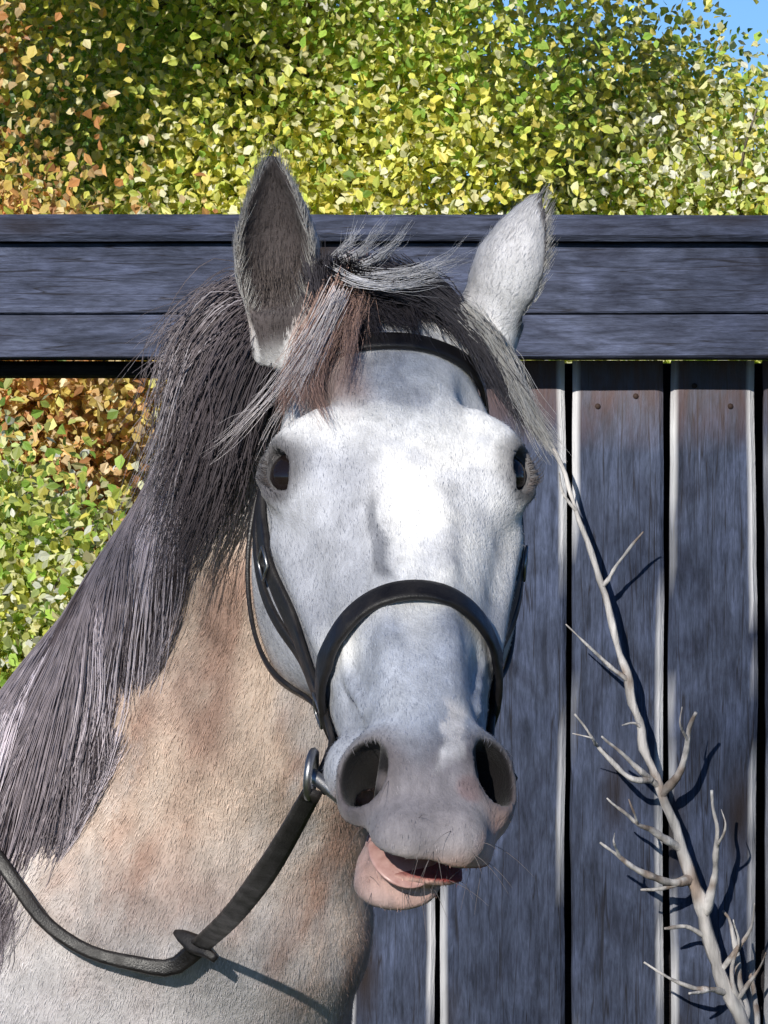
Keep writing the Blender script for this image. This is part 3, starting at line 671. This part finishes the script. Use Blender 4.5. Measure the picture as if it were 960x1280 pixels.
def short_hair():
    me = body.data; nv = len(BV); tri = np.vstack([BF[:, [0, 1, 2]], BF[:, [0, 2, 3]]]); A, B, C_ = BV[tri[:, 0]], BV[tri[:, 1]], BV[tri[:, 2]]
    nr = np.cross(B - A, C_ - A); ar = np.linalg.norm(nr, axis=1) * .5; nr = nrm(nr); cen = (A + B + C_) / 3; vis = (nr @ np.array([0, -1.0, 0]) > -.35) & (cen[:, 2] > 1.10) & (cen[:, 1] < .62) & (cen[:, 0] > -.46)
    rel = cen - P0; t_, f = rel @ HD, rel @ HN; dens = ar * vis * np.where((t_ > .49) & (f > -.14), .25, 1.0)
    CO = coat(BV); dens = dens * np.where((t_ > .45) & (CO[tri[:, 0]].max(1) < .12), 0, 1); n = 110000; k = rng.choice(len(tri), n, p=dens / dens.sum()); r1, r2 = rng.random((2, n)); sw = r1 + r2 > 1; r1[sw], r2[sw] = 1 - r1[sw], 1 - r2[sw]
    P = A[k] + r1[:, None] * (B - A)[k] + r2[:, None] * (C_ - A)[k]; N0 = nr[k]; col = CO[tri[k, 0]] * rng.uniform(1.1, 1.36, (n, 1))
    rl = P - P0; onhead = ss(.03, -.03, (-(rl @ HN) - .215)) * (rl @ HD > -.02); na = nrm(NC[3] - NC[0])
    fl = nrm(HD * onhead[:, None] + na * (1 - onhead[:, None]) + .22 * np.stack([vnoise(P, .05, 31 + q) for q in range(3)], -1)); ln = np.where(onhead > .5, .0055, .0075) * rng.uniform(.6, 1.3, n)
    for b0, ax, o, sd, Ln, W in EARS:
        r = P - b0; h = r @ ax / Ln; m_ = (h > -.05) & (h < 1.1) & (np.linalg.norm(r - h[:, None] * Ln * ax, axis=1) < W * 1.35); fl[m_] = ax; ln[m_] *= 1.2
    fl = nrm(fl - N0 * np.sum(fl * N0, 1, keepdims=True)); fl = nrm(fl + N0 * .22 + rng.normal(0, .13, (n, 3))); side = nrm(np.cross(fl, N0)) * (.00021 * rng.uniform(.7, 1.3, n))[:, None]
    a, b_, c_ = P - N0 * .0004, P + fl * ln[:, None] * .5 + N0 * .0001, P + fl * ln[:, None] - N0 * ln[:, None] * .16
    V = np.stack([a - side, a + side, b_ + side, b_ - side, c_], 1).reshape(-1, 3); i0 = np.arange(n)[:, None] * 5
    o = mesh('coat_hair', V, [i0 + [0, 1, 2, 3], i0 + [3, 2, 4]], m_hair, horse, True, np.repeat(np.clip(col, .01, .9), 5, 0)); o['kind'] = 'stuff'
short_hair()
def ear_fringe():
    S, Rr, Cc = [], [], []
    for i, (b0, ax, o, sd, Ln, W) in enumerate(EARS):
        pw = lambda h: np.interp(h, [-.15, 0, .12, .3, .5, .7, .85, .95, 1.0], np.array([.40, .50, .70, .95, .98, .74, .46, .22, .08]) * W)
        for sgn in (-1, 1):
            for _ in range(420 if i == 0 else 260):
                h = rng.uniform(-.08, .97); w = pw(h); p = b0 + ax * h * Ln + sd * sgn * w * rng.uniform(.80, .93) + o * w * rng.uniform(.28, .45) + sd * (-.25 if i == 0 else .25) * (h - .3) ** 2 * W
                inward = rng.random() < .35; d = nrm(ax * rng.uniform(.9, 1.4) + o * .25 + sd * sgn * (-.5 if inward else .18) + rng.normal(0, .15, 3)); l = rng.uniform(.006, .014) * (1.3 if inward else .8)
                tt_ = np.linspace(0, 1, 5)[:, None]; S.append(p + d * l * tt_ + ax * l * .4 * tt_ ** 2); Rr.append(.00035 * (1 - .8 * tt_[:, 0])); Cc.append(np.array([.62, .60, .58]) * rng.uniform(.7, 1.15))
        for _ in range(220 if i == 0 else 0):         # soft tuft at the foot of the ear opening
            h = rng.uniform(-.05, .3); w = pw(h); p = b0 + ax * h * Ln + sd * w * rng.uniform(-.75, .75) - o * w * .15; d = nrm(ax + o * .5 + rng.normal(0, .22, 3)); l = rng.uniform(.015, .035); tt_ = np.linspace(0, 1, 5)[:, None]
            S.append(p + d * l * tt_ + ax * l * .5 * tt_ ** 2); Rr.append(.0004 * (1 - .8 * tt_[:, 0])); Cc.append(np.array([.20, .17, .165]) * rng.uniform(.5, 1.5))
    hair_mesh('ear_hair', np.array(S), np.array(Rr), np.array(Cc), horse)
ear_fringe()
def whiskers():
    S = []
    for _ in range(46):
        u, t_, f = rng.uniform(-.05, .045), rng.uniform(.535, .58), rng.uniform(-.12, -.02); p, n = hit(HW(u * 1.2, t_ + .2, f + .02), -HD, .5)
        if p is None or (p - P0) @ HD < .525: continue
        d = nrm(n + rng.normal(0, .25, 3) + (0, 0, -.35)); l = rng.uniform(.012, .04); q = np.linspace(0, 1, 6)[:, None]; S.append(p + d * l * q + np.array([0, 0, -.3]) * l * q ** 2)
    for s in (-1, 1):                       # eyelashes
        for _ in range(45):
            a = rng.uniform(-.018, .018); look = nrm(HU * s * .74 + HN * .60 + HD * .22); ea = nrm(HD - look * (HD @ look)); eb = np.cross(look, ea); eb = eb if eb @ (-HD + HN * .6 + HU * s) > 0 else -eb
            p = EC[s] + ea * a + eb * (.0125 - 20 * a * a) + look * (.0215 - 12 * a * a); d = nrm(look + eb * .35 + ea * a * 20 + rng.normal(0, .12, 3)); l = rng.uniform(.012, .02); q = np.linspace(0, 1, 6)[:, None]; S.append(p + d * l * q - eb * l * .5 * q ** 2)
    S = np.array(S); hair_mesh('whiskers', S, np.tile(.0003 * (1 - .7 * np.linspace(0, 1, 6)), (len(S), 1)), np.tile([.16, .14, .14], (len(S), 1)), horse)['kind'] = 'stuff'
whiskers()
# tongue between the parted lips
m_tongue, t, b = M('tongue_skin', .35, .5); t.links.new(ramp(t, noise(t, coords(t), 120, 3), [(.3, (.50, .27, .24)), (.7, (.66, .42, .38))]), b.inputs['Base Color'])
mesh('tongue', *uvsphere(HW(-.020, .545, -.0800), (.029, .036, .0050), np.array([nrm(HU - HN * .22), HD, nrm(HN + HU * .22)])), m_tongue, horse)
# tail
tg = [np.array([(-1.42, 1.80, 1.25), (-1.56, 1.93, 1.15), (-1.60, 1.97, .8), (-1.58, 1.95, .45)]) + rng.normal(0, .02, (1, 3)) for _ in range(6)]
S, r_ = hair_strands(tg, 60, .02, .0016, 12, .015, 1.2); hair_mesh('tail', S, r_, np.array([.07, .06, .065]) * rng.uniform(.7, 1.3, (len(S), 1)), horse)
# ---------------------------------------------------------------- bridle
bridle = empty('bridle', tuple(HW(0, .33, .0)))
tag(bridle, 'dark leather bridle with noseband and reins worn on the grey horse\'s head', 'bridle')
def loop(c, nrm_dir, n=96, off=.003, a0=0, a1=360, rmax=.2):
    """strap path round the skin in the plane through c with normal nrm_dir"""
    w = nrm(nrm_dir); x = nrm(HU - w * (HU @ w)); y = np.cross(w, x); y = y if y @ HN > 0 else -y
    P, Q = [], []
    for a in np.radians(np.linspace(a0, a1, n, endpoint=(a1 - a0) < 359)):
        d = x * math.cos(a) + y * math.sin(a); best = hit(c + d * .3, -d, .3)
        if best[0] is None or np.linalg.norm(best[0] - c) > rmax: continue
        P.append(best[0] + d * off); Q.append(d * .6 + best[1] * .4)
    P, Q = np.array(P), np.array(Q)
    for _ in range(5):
        if (a1 - a0) >= 359: P = .5 * P + .25 * (np.roll(P, 1, 0) + np.roll(P, -1, 0))
        else: P[1:-1] = .5 * P[1:-1] + .25 * (P[2:] + P[:-2])
    return P, Q
def strap(name, P, Q, w, th=.0022, closed=False, parent=bridle): return mesh(name, *strap_vf(P, Q, w, th, closed), m_leather, parent)
P, Q = loop(HW(0, .363, -.08), HD * .96 + HN * .30, off=.0035)
for _ in range(30): P = .5 * P + .25 * (np.roll(P, 1, 0) + np.roll(P, -1, 0))
P += nrm(Q) * .0040; nb = strap('noseband', P, Q, .0235, .004, True)
def side_path(s, tf, n=40, off=.003):
    tf = spline(tf, n); P, Q = [], []
    for t_, f in tf:
        p, nn = hit(HW(s * .3, t_, f), -s * HU, .4)
        if p is None: p, nn = HW(s * .06, t_, f), s * HU
        P.append(p + nn * off); Q.append(nn)
    P = np.array(P)
    for _ in range(3): P[1:-1] = .5 * P[1:-1] + .25 * (P[2:] + P[:-2])
    return P, np.array(Q)
RING = {}
for s in (-1, 1):
    P, Q = side_path(s, [(.075, -.075), (.13, -.082), (.20, -.092), (.30, -.103), (.40, -.103), (.452, -.100)], off=.004)
    cp = strap('cheekpiece', P, Q, .020, .0034)
    P2, Q2 = side_path(s, [(.085, -.092), (.15, -.110), (.22, -.122), (.30, -.120), (.352, -.112)], off=.002); strap('noseband_hanger', P2, Q2, .011, .0028)
    for q in (14, 30):                         # buckles on the cheekpiece
        T = nrm(P[q + 1] - P[q - 1]); B = nrm(np.cross(T, Q[q])); c0 = P[q] + nrm(Q[q]) * .005
        sq = np.array([c0 + T * a * .010 + B * b_ * .0105 for a, b_ in ((-1, -1), (-1, 0), (-1, 1), (0, 1), (1, 1), (1, 0), (1, -1), (0, -1))])
        mesh('buckle', *tube_vf(sq, .0014, 6, True), m_metal, cp)
    c0 = HW(s * (.086 if s < 0 else .064), .447, -.093)
    RING[s] = c0; th = np.linspace(0, 2 * np.pi, 40, endpoint=False)
    ra, rb = nrm(HD + HU * s * .25), nrm(HN + HU * s * .1)
    mesh('bit_ring', *tube_vf(np.array([c0 + ra * .019 * math.cos(a) + rb * .019 * math.sin(a) for a in th]), .0034, 8, True), m_metal, bridle)
Pm = spline([RING[-1], HW(-.04, .495, -.092), HW(0, .50, -.090), HW(.04, .495, -.092), RING[1]], 24); mesh('bit_mouthpiece', *tube_vf(Pm, .006, 10), m_metal, bridle)
# browband and headpiece
P, Q = loop(HW(0, .056, -.06), HD * .98 + HN * .02, off=.004, a0=-18, a1=198, n=80, rmax=.115); strap('browband', P, Q, .019, .0035)
P, Q = loop(HW(0, -.055, -.07), HD * .98 + HN * .10, off=.006, a0=-25, a1=205, n=80, rmax=.105); strap('headpiece', P, Q, .026, .004)
P, Q = loop(HW(0, .10, -.10), HD * .80 - HN * .60, off=.003, n=110); 
strap('throatlatch', P, Q, .0115, .0028, True) if False else None
for s in (-1, 1):
    P, Q = side_path(s, [(.02, -.10), (.06, -.135), (.12, -.17), (.18, -.190), (.235, -.188), (.30, -.166), (.36, -.138), (.41, -.115), (.440, -.100)], n=70, off=.004); strap('jaw_strap', P, Q, .010, .0026)
# near rein with its stop
def px_path(L, n, off):
    G = spline(np.array(L, float), n); P, Q = [], []
    for x, y, dY in G:
        p, nn = on_px(x, y, .3, 0); P.append(p); Q.append(nn)
    P, Q = np.array(P), np.array(Q)
    for _ in range(12):
        P[1:-1] = .5 * P[1:-1] + .25 * (P[2:] + P[:-2]); Q[1:-1] = .5 * Q[1:-1] + .25 * (Q[2:] + Q[:-2])
    Q = nrm(Q * .4 + np.array([0, -1, 0])); return P + np.array([0, -1, 0]) * off, Q
def rein_path():
    a = at(250, 1181, .28); p, _ = on_px(250, 1181, .3); a = p + (0, -.02, 0)
    r0 = RING[-1] + HD * .018
    seg1 = spline(np.array([r0, .67 * r0 + .33 * a + (0, -.01, -.012), .33 * r0 + .67 * a + (0, -.01, -.012), a]), 30)
    q = [a]
    for x, y, yy in ((215, 1208, 0), (170, 1203, 0), (110, 1187, 0), (58, 1152, 0), (22, 1105, 0), (-10, 1060, 0), (-60, 1000, 0)):
        p, _ = on_px(x, y, .3); q.append(p + (0, -.016, 0))
    q.append(np.array([-.56, .86, 1.44])); seg2 = spline(np.array(q), 60); return seg1, seg2
s1, s2 = rein_path()
Pr = np.vstack([s1, s2[1:]]); Qr = np.tile(np.array([.15, -1, .1]), (len(Pr), 1))
ww = np.interp(np.arange(len(Pr)), [0, 12, 29, 36, 70, 88], [.0165, .0215, .018, .0125, .0125, .012])
rein = strap('rein', Pr, Qr, ww, .004)
a = s1[-1]; T = nrm(s1[-1] - s1[-4]); Bx = nrm(np.cross(T, (0, -1, 0)))
cx = [a + (0, -.006, 0) + Bx * x + T * y for x, y in ((-.019, -.006), (-.012, -.005), (0, .003), (.014, .012), (.021, .019))]
st = strap('rein_stop', spline(np.array(cx), 14), np.tile((0, -1.0, .1), (14, 1)), np.interp(np.arange(14), [0, 3, 7, 11, 13], [.007, .010, .019, .012, .005]), .006, parent=rein)
# far rein over the other side of the neck
r0 = RING[1] + HD * .02; fr = [r0, at(585, 1010, .05), at(540, 1060, .32), at(430, 1070, .68), at(250, 1130, .76)]
fr += [np.array([-.30, .98, 1.30]), np.array([-.54, .90, 1.45])]
strap('rein', spline(np.array(fr), 60), np.tile((.8, -.2, .4), (60, 1)), .014, .004)
# ---------------------------------------------------------------- bare sapling in front of the boards
BY = 2.455
def branch():
    o = empty('bare_sapling', tuple(at(1100, 640, BY) * (1, 1, 0)))
    tag(o, 'bare pale leaning sapling with short twigs in front of the grey boards', 'sapling')
    WOOD = []
    def tw(name, pts, r0, r1, parent, dy=0.0, col=(.48, .46, .45)):
        P = np.array([at(p[0], p[1], BY + max(dy, -.07) * i / max(len(pts) - 1, 1)) for i, p in enumerate(pts)]); n = max(16, len(pts) * 9); S = spline(P, n)
        if name == 'twig':
            A = np.vstack(WOOD); j = np.argmin(np.linalg.norm((A - P[0])[:, [0, 2]], axis=1)); P[1:] += (A[j] - P[0]) * np.linspace(.8, 0, len(P) - 1)[:, None]; P[0] = A[j]; S = spline(P, n)
        S += np.stack([vnoise(S, .03, 5), vnoise(S, .03, 6), vnoise(S, .03, 7)], -1) * .0030 * np.minimum(np.arange(n) / 4, 1)[:, None]; WOOD.append(S.copy())
        r = np.linspace(r0, r1, n) * (1 + .5 * np.clip(vnoise(S, .03, 44) - .45, 0, 1) * 2 + .25 * vnoise(S, .016, 8) + .2 * vnoise(S, .007, 9)); V, F = tube_vf(S, r, 8)
        bk = ss(.0, .7, vnoise(V, .035, 41) + .6 * vnoise(V, .009, 42))[:, None]; c = (np.array(col) * (1 - bk) + np.array([.24, .19, .16]) * bk) * (1 + .3 * vnoise(V, .02, 10) + .3 * vnoise(V, .005, 3))[:, None]; return mesh(name, V, F, m_bark, parent, True, np.clip(c, .05, .6))
    st = tw('stem', [(1180, 2360), (1120, 1900), (1040, 1540), (960, 1345), (915, 1250), (893, 1200), (880, 1150), (866, 1100), (846, 1040), (826, 985), (806, 935), (790, 870), (768, 790), (745, 715), (722, 640), (703, 590), (690, 560)], .0175, .0022, o)
    k = kW
    for pts, r0, r1, dy in (
        ([(824, 990), (845, 960), (858, 920), (871, 893)], .0075, .004, -.06), ([(812, 985), (790, 965), (772, 940), (752, 920)], .006, .003, -.08), ([(806, 982), (780, 977), (745, 935), (718, 893)], .006, .0025, -.1),
        ([(838, 1072), (812, 1052), (792, 1034), (760, 998)], .0075, .003, -.10), ([(850, 1108), (826, 1108), (798, 1094), (750, 1054)], .0085, .004, -.12), ([(846, 1118), (820, 1122), (800, 1112)], .006, .003, -.03),
        ([(879, 1140), (890, 1092), (896, 1040), (891, 988)], .0075, .004, -.07), ([(873, 1180), (848, 1166), (832, 1160)], .006, .003, -.03), ([(905, 1250), (880, 1245), (862, 1243)], .007, .003, -.05),
        ([(884, 1225), (836, 1214), (806, 1202)], .005, .0025, -.05), ([(763, 727), (782, 698), (806, 662)], .0045, .002, -.03), ([(784, 855), (745, 822), (708, 778)], .0045, .002, -.05),
        ([(935, 1285), (926, 1200), (914, 1150), (905, 1138)], .009, .004, .04), ([(950, 1320), (945, 1250), (930, 1190)], .008, .003, .06), ([(930, 1275), (915, 1215), (925, 1180), (918, 1150)], .006, .002, -.04), ([(900, 1215), (925, 1185), (940, 1160), (943, 1130)], .006, .002, -.04), ([(915, 1250), (945, 1215), (957, 1190)], .005, .002, -.03), ([(790, 1040), (783, 1018), (786, 1000)], .003, .0015, -.09), ([(888, 1060), (902, 1030), (903, 1010)], .003, .0015, -.08), ([(858, 925), (850, 905), (853, 885)], .003, .0015, -.07), ([(770, 1070), (764, 1050), (768, 1040)], .003, .0012, -.12), ([(740, 935), (733, 925), (715, 918)], .003, .0015, -.10), ([(800, 915), (790, 905), (776, 905)], .004, .002, -.02), ([(723, 642), (706, 618), (698, 590)], .004, .002, -.02)):
        tw('twig', pts, r0 * .72, r1 * .38, o, dy)
    return o
branch()
# ---------------------------------------------------------------- leaves and trees
LEAF_SETS = dict(green=[(.34, .50, .10), (.50, .60, .14), (.60, .64, .20), (.24, .40, .07), (.70, .70, .40)], yellow=[(.70, .64, .14), (.60, .62, .14), (.74, .64, .18), (.42, .48, .10), (.76, .73, .44)],
    autumn=[(.64, .36, .14), (.70, .48, .24), (.64, .52, .16), (.46, .22, .09), (.66, .50, .16), (.74, .58, .36)], pale=[(.68, .70, .64), (.64, .68, .44), (.46, .56, .22), (.76, .77, .74), (.64, .60, .34)],
    dark=[(.10, .20, .05), (.14, .25, .06), (.18, .26, .08), (.09, .15, .04)])
def leaves(C, size, cols, up=.5):
    """one folded, pointed leaf at every centre"""
    n = len(C); d = nrm(rng.normal(0, 1, (n, 3)) + np.array([0, -.2, -.5])); nn = nrm(rng.normal(0, .52, (n, 3)) + np.array([-.28, -.85, up])); nn = nrm(nn - d * np.sum(nn * d, 1, keepdims=True)); sd = np.cross(d, nn)
    L = (size * rng.uniform(.65, 1.4, n))[:, None]; w = L * rng.uniform(.27, .42, (n, 1)); fold = L * rng.uniform(-.08, .2, (n, 1))
    V = np.stack([C - d * L * .5, C - d * L * .15 + sd * w + nn * fold, C + d * L * .2 + sd * w * .72 + nn * fold * .7, C + d * L * .5 - nn * L * .14, C + d * L * .2 - sd * w * .72 + nn * fold * .7, C - d * L * .15 - sd * w + nn * fold], 1).reshape(-1, 3)
    b_ = np.arange(n)[:, None] * 6; F = np.vstack([b_ + [0, 1, 2, 3], b_ + [0, 3, 4, 5]]); return V, [F], np.repeat(cols, 6, 0)
def tree(name, label, cat, base, clumps, nleaf, size, sets, trunk_r, top, group=None, sig=.145, bark=(.14, .12, .10), kmap=None):
    """clumps: (k,3) clump centres; limbs run from the trunk to them"""
    base = np.asarray(base, float); o = empty(name, tuple(base)); tag(o, label, cat, group)
    ph = rng.uniform(0, 6); zz = np.linspace(0, top - base[2], 14)
    TP = base + np.stack([.06 * np.sin(zz * 1.3 + ph) * zz / 2, .05 * np.cos(zz * 1.1 + ph) * zz / 2, zz], -1)
    parts = [tube_vf(TP, np.linspace(trunk_r, trunk_r * .25, 14) * (1 + .3 * np.exp(-zz * 4)), 9)]
    V, F = join(parts); mesh('trunk', V, F, m_bark, o, True, np.array(bark))
    lim = []
    for c in clumps[::max(1, len(clumps) // 26)]:
        i = int(np.clip(np.searchsorted(TP[:, 2], c[2] - .45 - .3 * np.linalg.norm(c[:2] - TP[5, :2])), 1, 12)); a = TP[i]; mid = (a + c) / 2 + (0, 0, .08); S = spline(np.array([a, mid, c]), 9)
        lim.append(tube_vf(S, np.linspace(trunk_r * .35, .004, 9), 5))
        for _ in range(2):
            e = c + rng.normal(0, sig, 3); lim.append(tube_vf(spline(np.array([S[5], (S[6] + e) / 2, e]), 5), np.linspace(.007, .002, 5), 4))
    V, F = join(lim); mesh('limbs', V, F, m_bark, o, True, np.array(bark) * .8)
    ci = rng.integers(0, len(clumps), nleaf); L = clumps[ci] + rng.normal(0, sig, (nleaf, 3)) * np.array([1, 1, .85])
    ok = L[:, 2] > base[2] + .08; L, ci = L[ok], ci[ok]
    cl_set = [sets[int(k)] for k in rng.integers(0, len(sets), len(clumps))] if kmap is None else [kmap(c) for c in clumps]
    tone = rng.uniform(.7, 1.35, len(clumps)); cols = np.zeros((len(L), 3))
    for nm in set(cl_set):
        pal = np.array(LEAF_SETS[nm]); msk = np.array([cl_set[i] == nm for i in range(len(clumps))])[ci]; cols[msk] = pal[rng.integers(0, len(pal), msk.sum())]
    cols = np.clip(cols * tone[ci][:, None] * rng.uniform(.6, 1.25, (len(L), 1)), .008, .78)
    V, F, c = leaves(L, size, cols); mesh('crown', V, F, m_leaf, o, False, c); return o
def blob(c, r, n):
    P = nrm(rng.normal(0, 1, (n, 3))) * (rng.uniform(.25, 1, (n, 1)) ** (1 / 2.2)) * np.asarray(r) + np.asarray(c); return P
def crown(*parts): return np.vstack([blob(*p) for p in parts])
tree('maple_tree', 'tall yellow green tree rising behind the middle of the top rail', 'tree', (-.15, 9.6, 0), crown(((-.33, 9.6, 3.2), (.74, .8, 1.35), 115), ((-.35, 9.4, 1.9), (.7, .6, .7), 40)), 150000, .0215, ['green', 'yellow', 'green', 'pale'], .09, 4.4,
     kmap=lambda c: ('yellow' if rng.random() < .5 else ('pale' if rng.random() < .25 else 'green')) if c[0] > -.45 else ('pale' if rng.random() < .4 else 'green'))
tree('autumn_tree', 'orange and gold autumn tree at the left edge behind the rail', 'tree', (-1.25, 8.4, 0), crown(((-1.18, 8.4, 2.75), (.62, .6, 1.1), 80), ((-.92, 8.2, 1.80), (.45, .45, .36), 46)), 90000, .0215, ['autumn', 'yellow'], .07, 3.6,
     kmap=lambda c: 'autumn' if rng.random() < (.95 if c[2] < 2.1 else .45 if c[0] < -1.0 or abs(c[2] - 2.25) < .1 else .12) else ('yellow' if rng.random() < .6 else 'green'))
tree('silvery_tree', 'low pale silvery leaved tree at right with its top against the sky', 'tree', (1.1, 10.2, 0), crown(((1.05, 10.2, 1.76), (.85, .8, .68), 100), ((.50, 10.2, 2.12), (.38, .4, .48), 40)), 125000, .0215, ['pale', 'green', 'yellow'], .06, 2.3, sig=.13,
     kmap=lambda c: 'pale' if rng.random() < .5 else ('yellow' if rng.random() < .5 else 'green'))
tree('leafy_shrub', 'yellow green shrub seen through the open bay beside the dark mane', 'shrub', (-.62, 6.4, 0), crown(((-.62, 6.4, 1.1), (.42, .4, .55), 46), ((-.75, 6.5, 1.45), (.25, .25, .25), 14)), 50000, .0205, ['green', 'yellow', 'pale'], .03, 1.3, sig=.10,
     kmap=lambda c: 'green' if rng.random() < .5 else ('yellow' if rng.random() < .5 else 'pale'))
tree('dark_tree', 'dark green tree filling the gaps behind the yellow green one', 'tree', (-1.3, 13.5, 0), crown(((-1.3, 13.5, 2.9), (1.15, .8, 2.0), 120)), 46000, .048, ['dark', 'green'], .14, 4.6, sig=.22,
     kmap=lambda c: 'dark' if rng.random() < .7 else 'green')
tree('dark_shrub', 'dark green bush low behind the pale silvery tree', 'shrub', (1.3, 13.2, 0), crown(((1.3, 13.2, 1.3), (1.1, .7, .95), 60)), 24000, .048, ['dark', 'green'], .07, 1.8, sig=.2,
     kmap=lambda c: 'dark' if rng.random() < .6 else 'green')
# ---------------------------------------------------------------- unseen trees added behind the camera to thin the sun on horse and wall
rng = np.random.default_rng(SHADE_SEED)
for x, lab in ((-8.2, 'left of three unseen trees added behind the viewer for shade'), (-5.5, 'middle of three unseen trees added behind the viewer for shade'), (-2.8, 'right of three unseen trees added behind the viewer for shade')):
    tree('added_shade_tree', lab, 'tree', (x, -14, 0), crown(((x, -14, 6.5), (1.9, 1.5, 2.0), SHADE_CLUMPS)), SHADE_LEAVES, .06, ['green', 'yellow'], .12, 7.2, 'unseen trees added for shade', sig=.3)
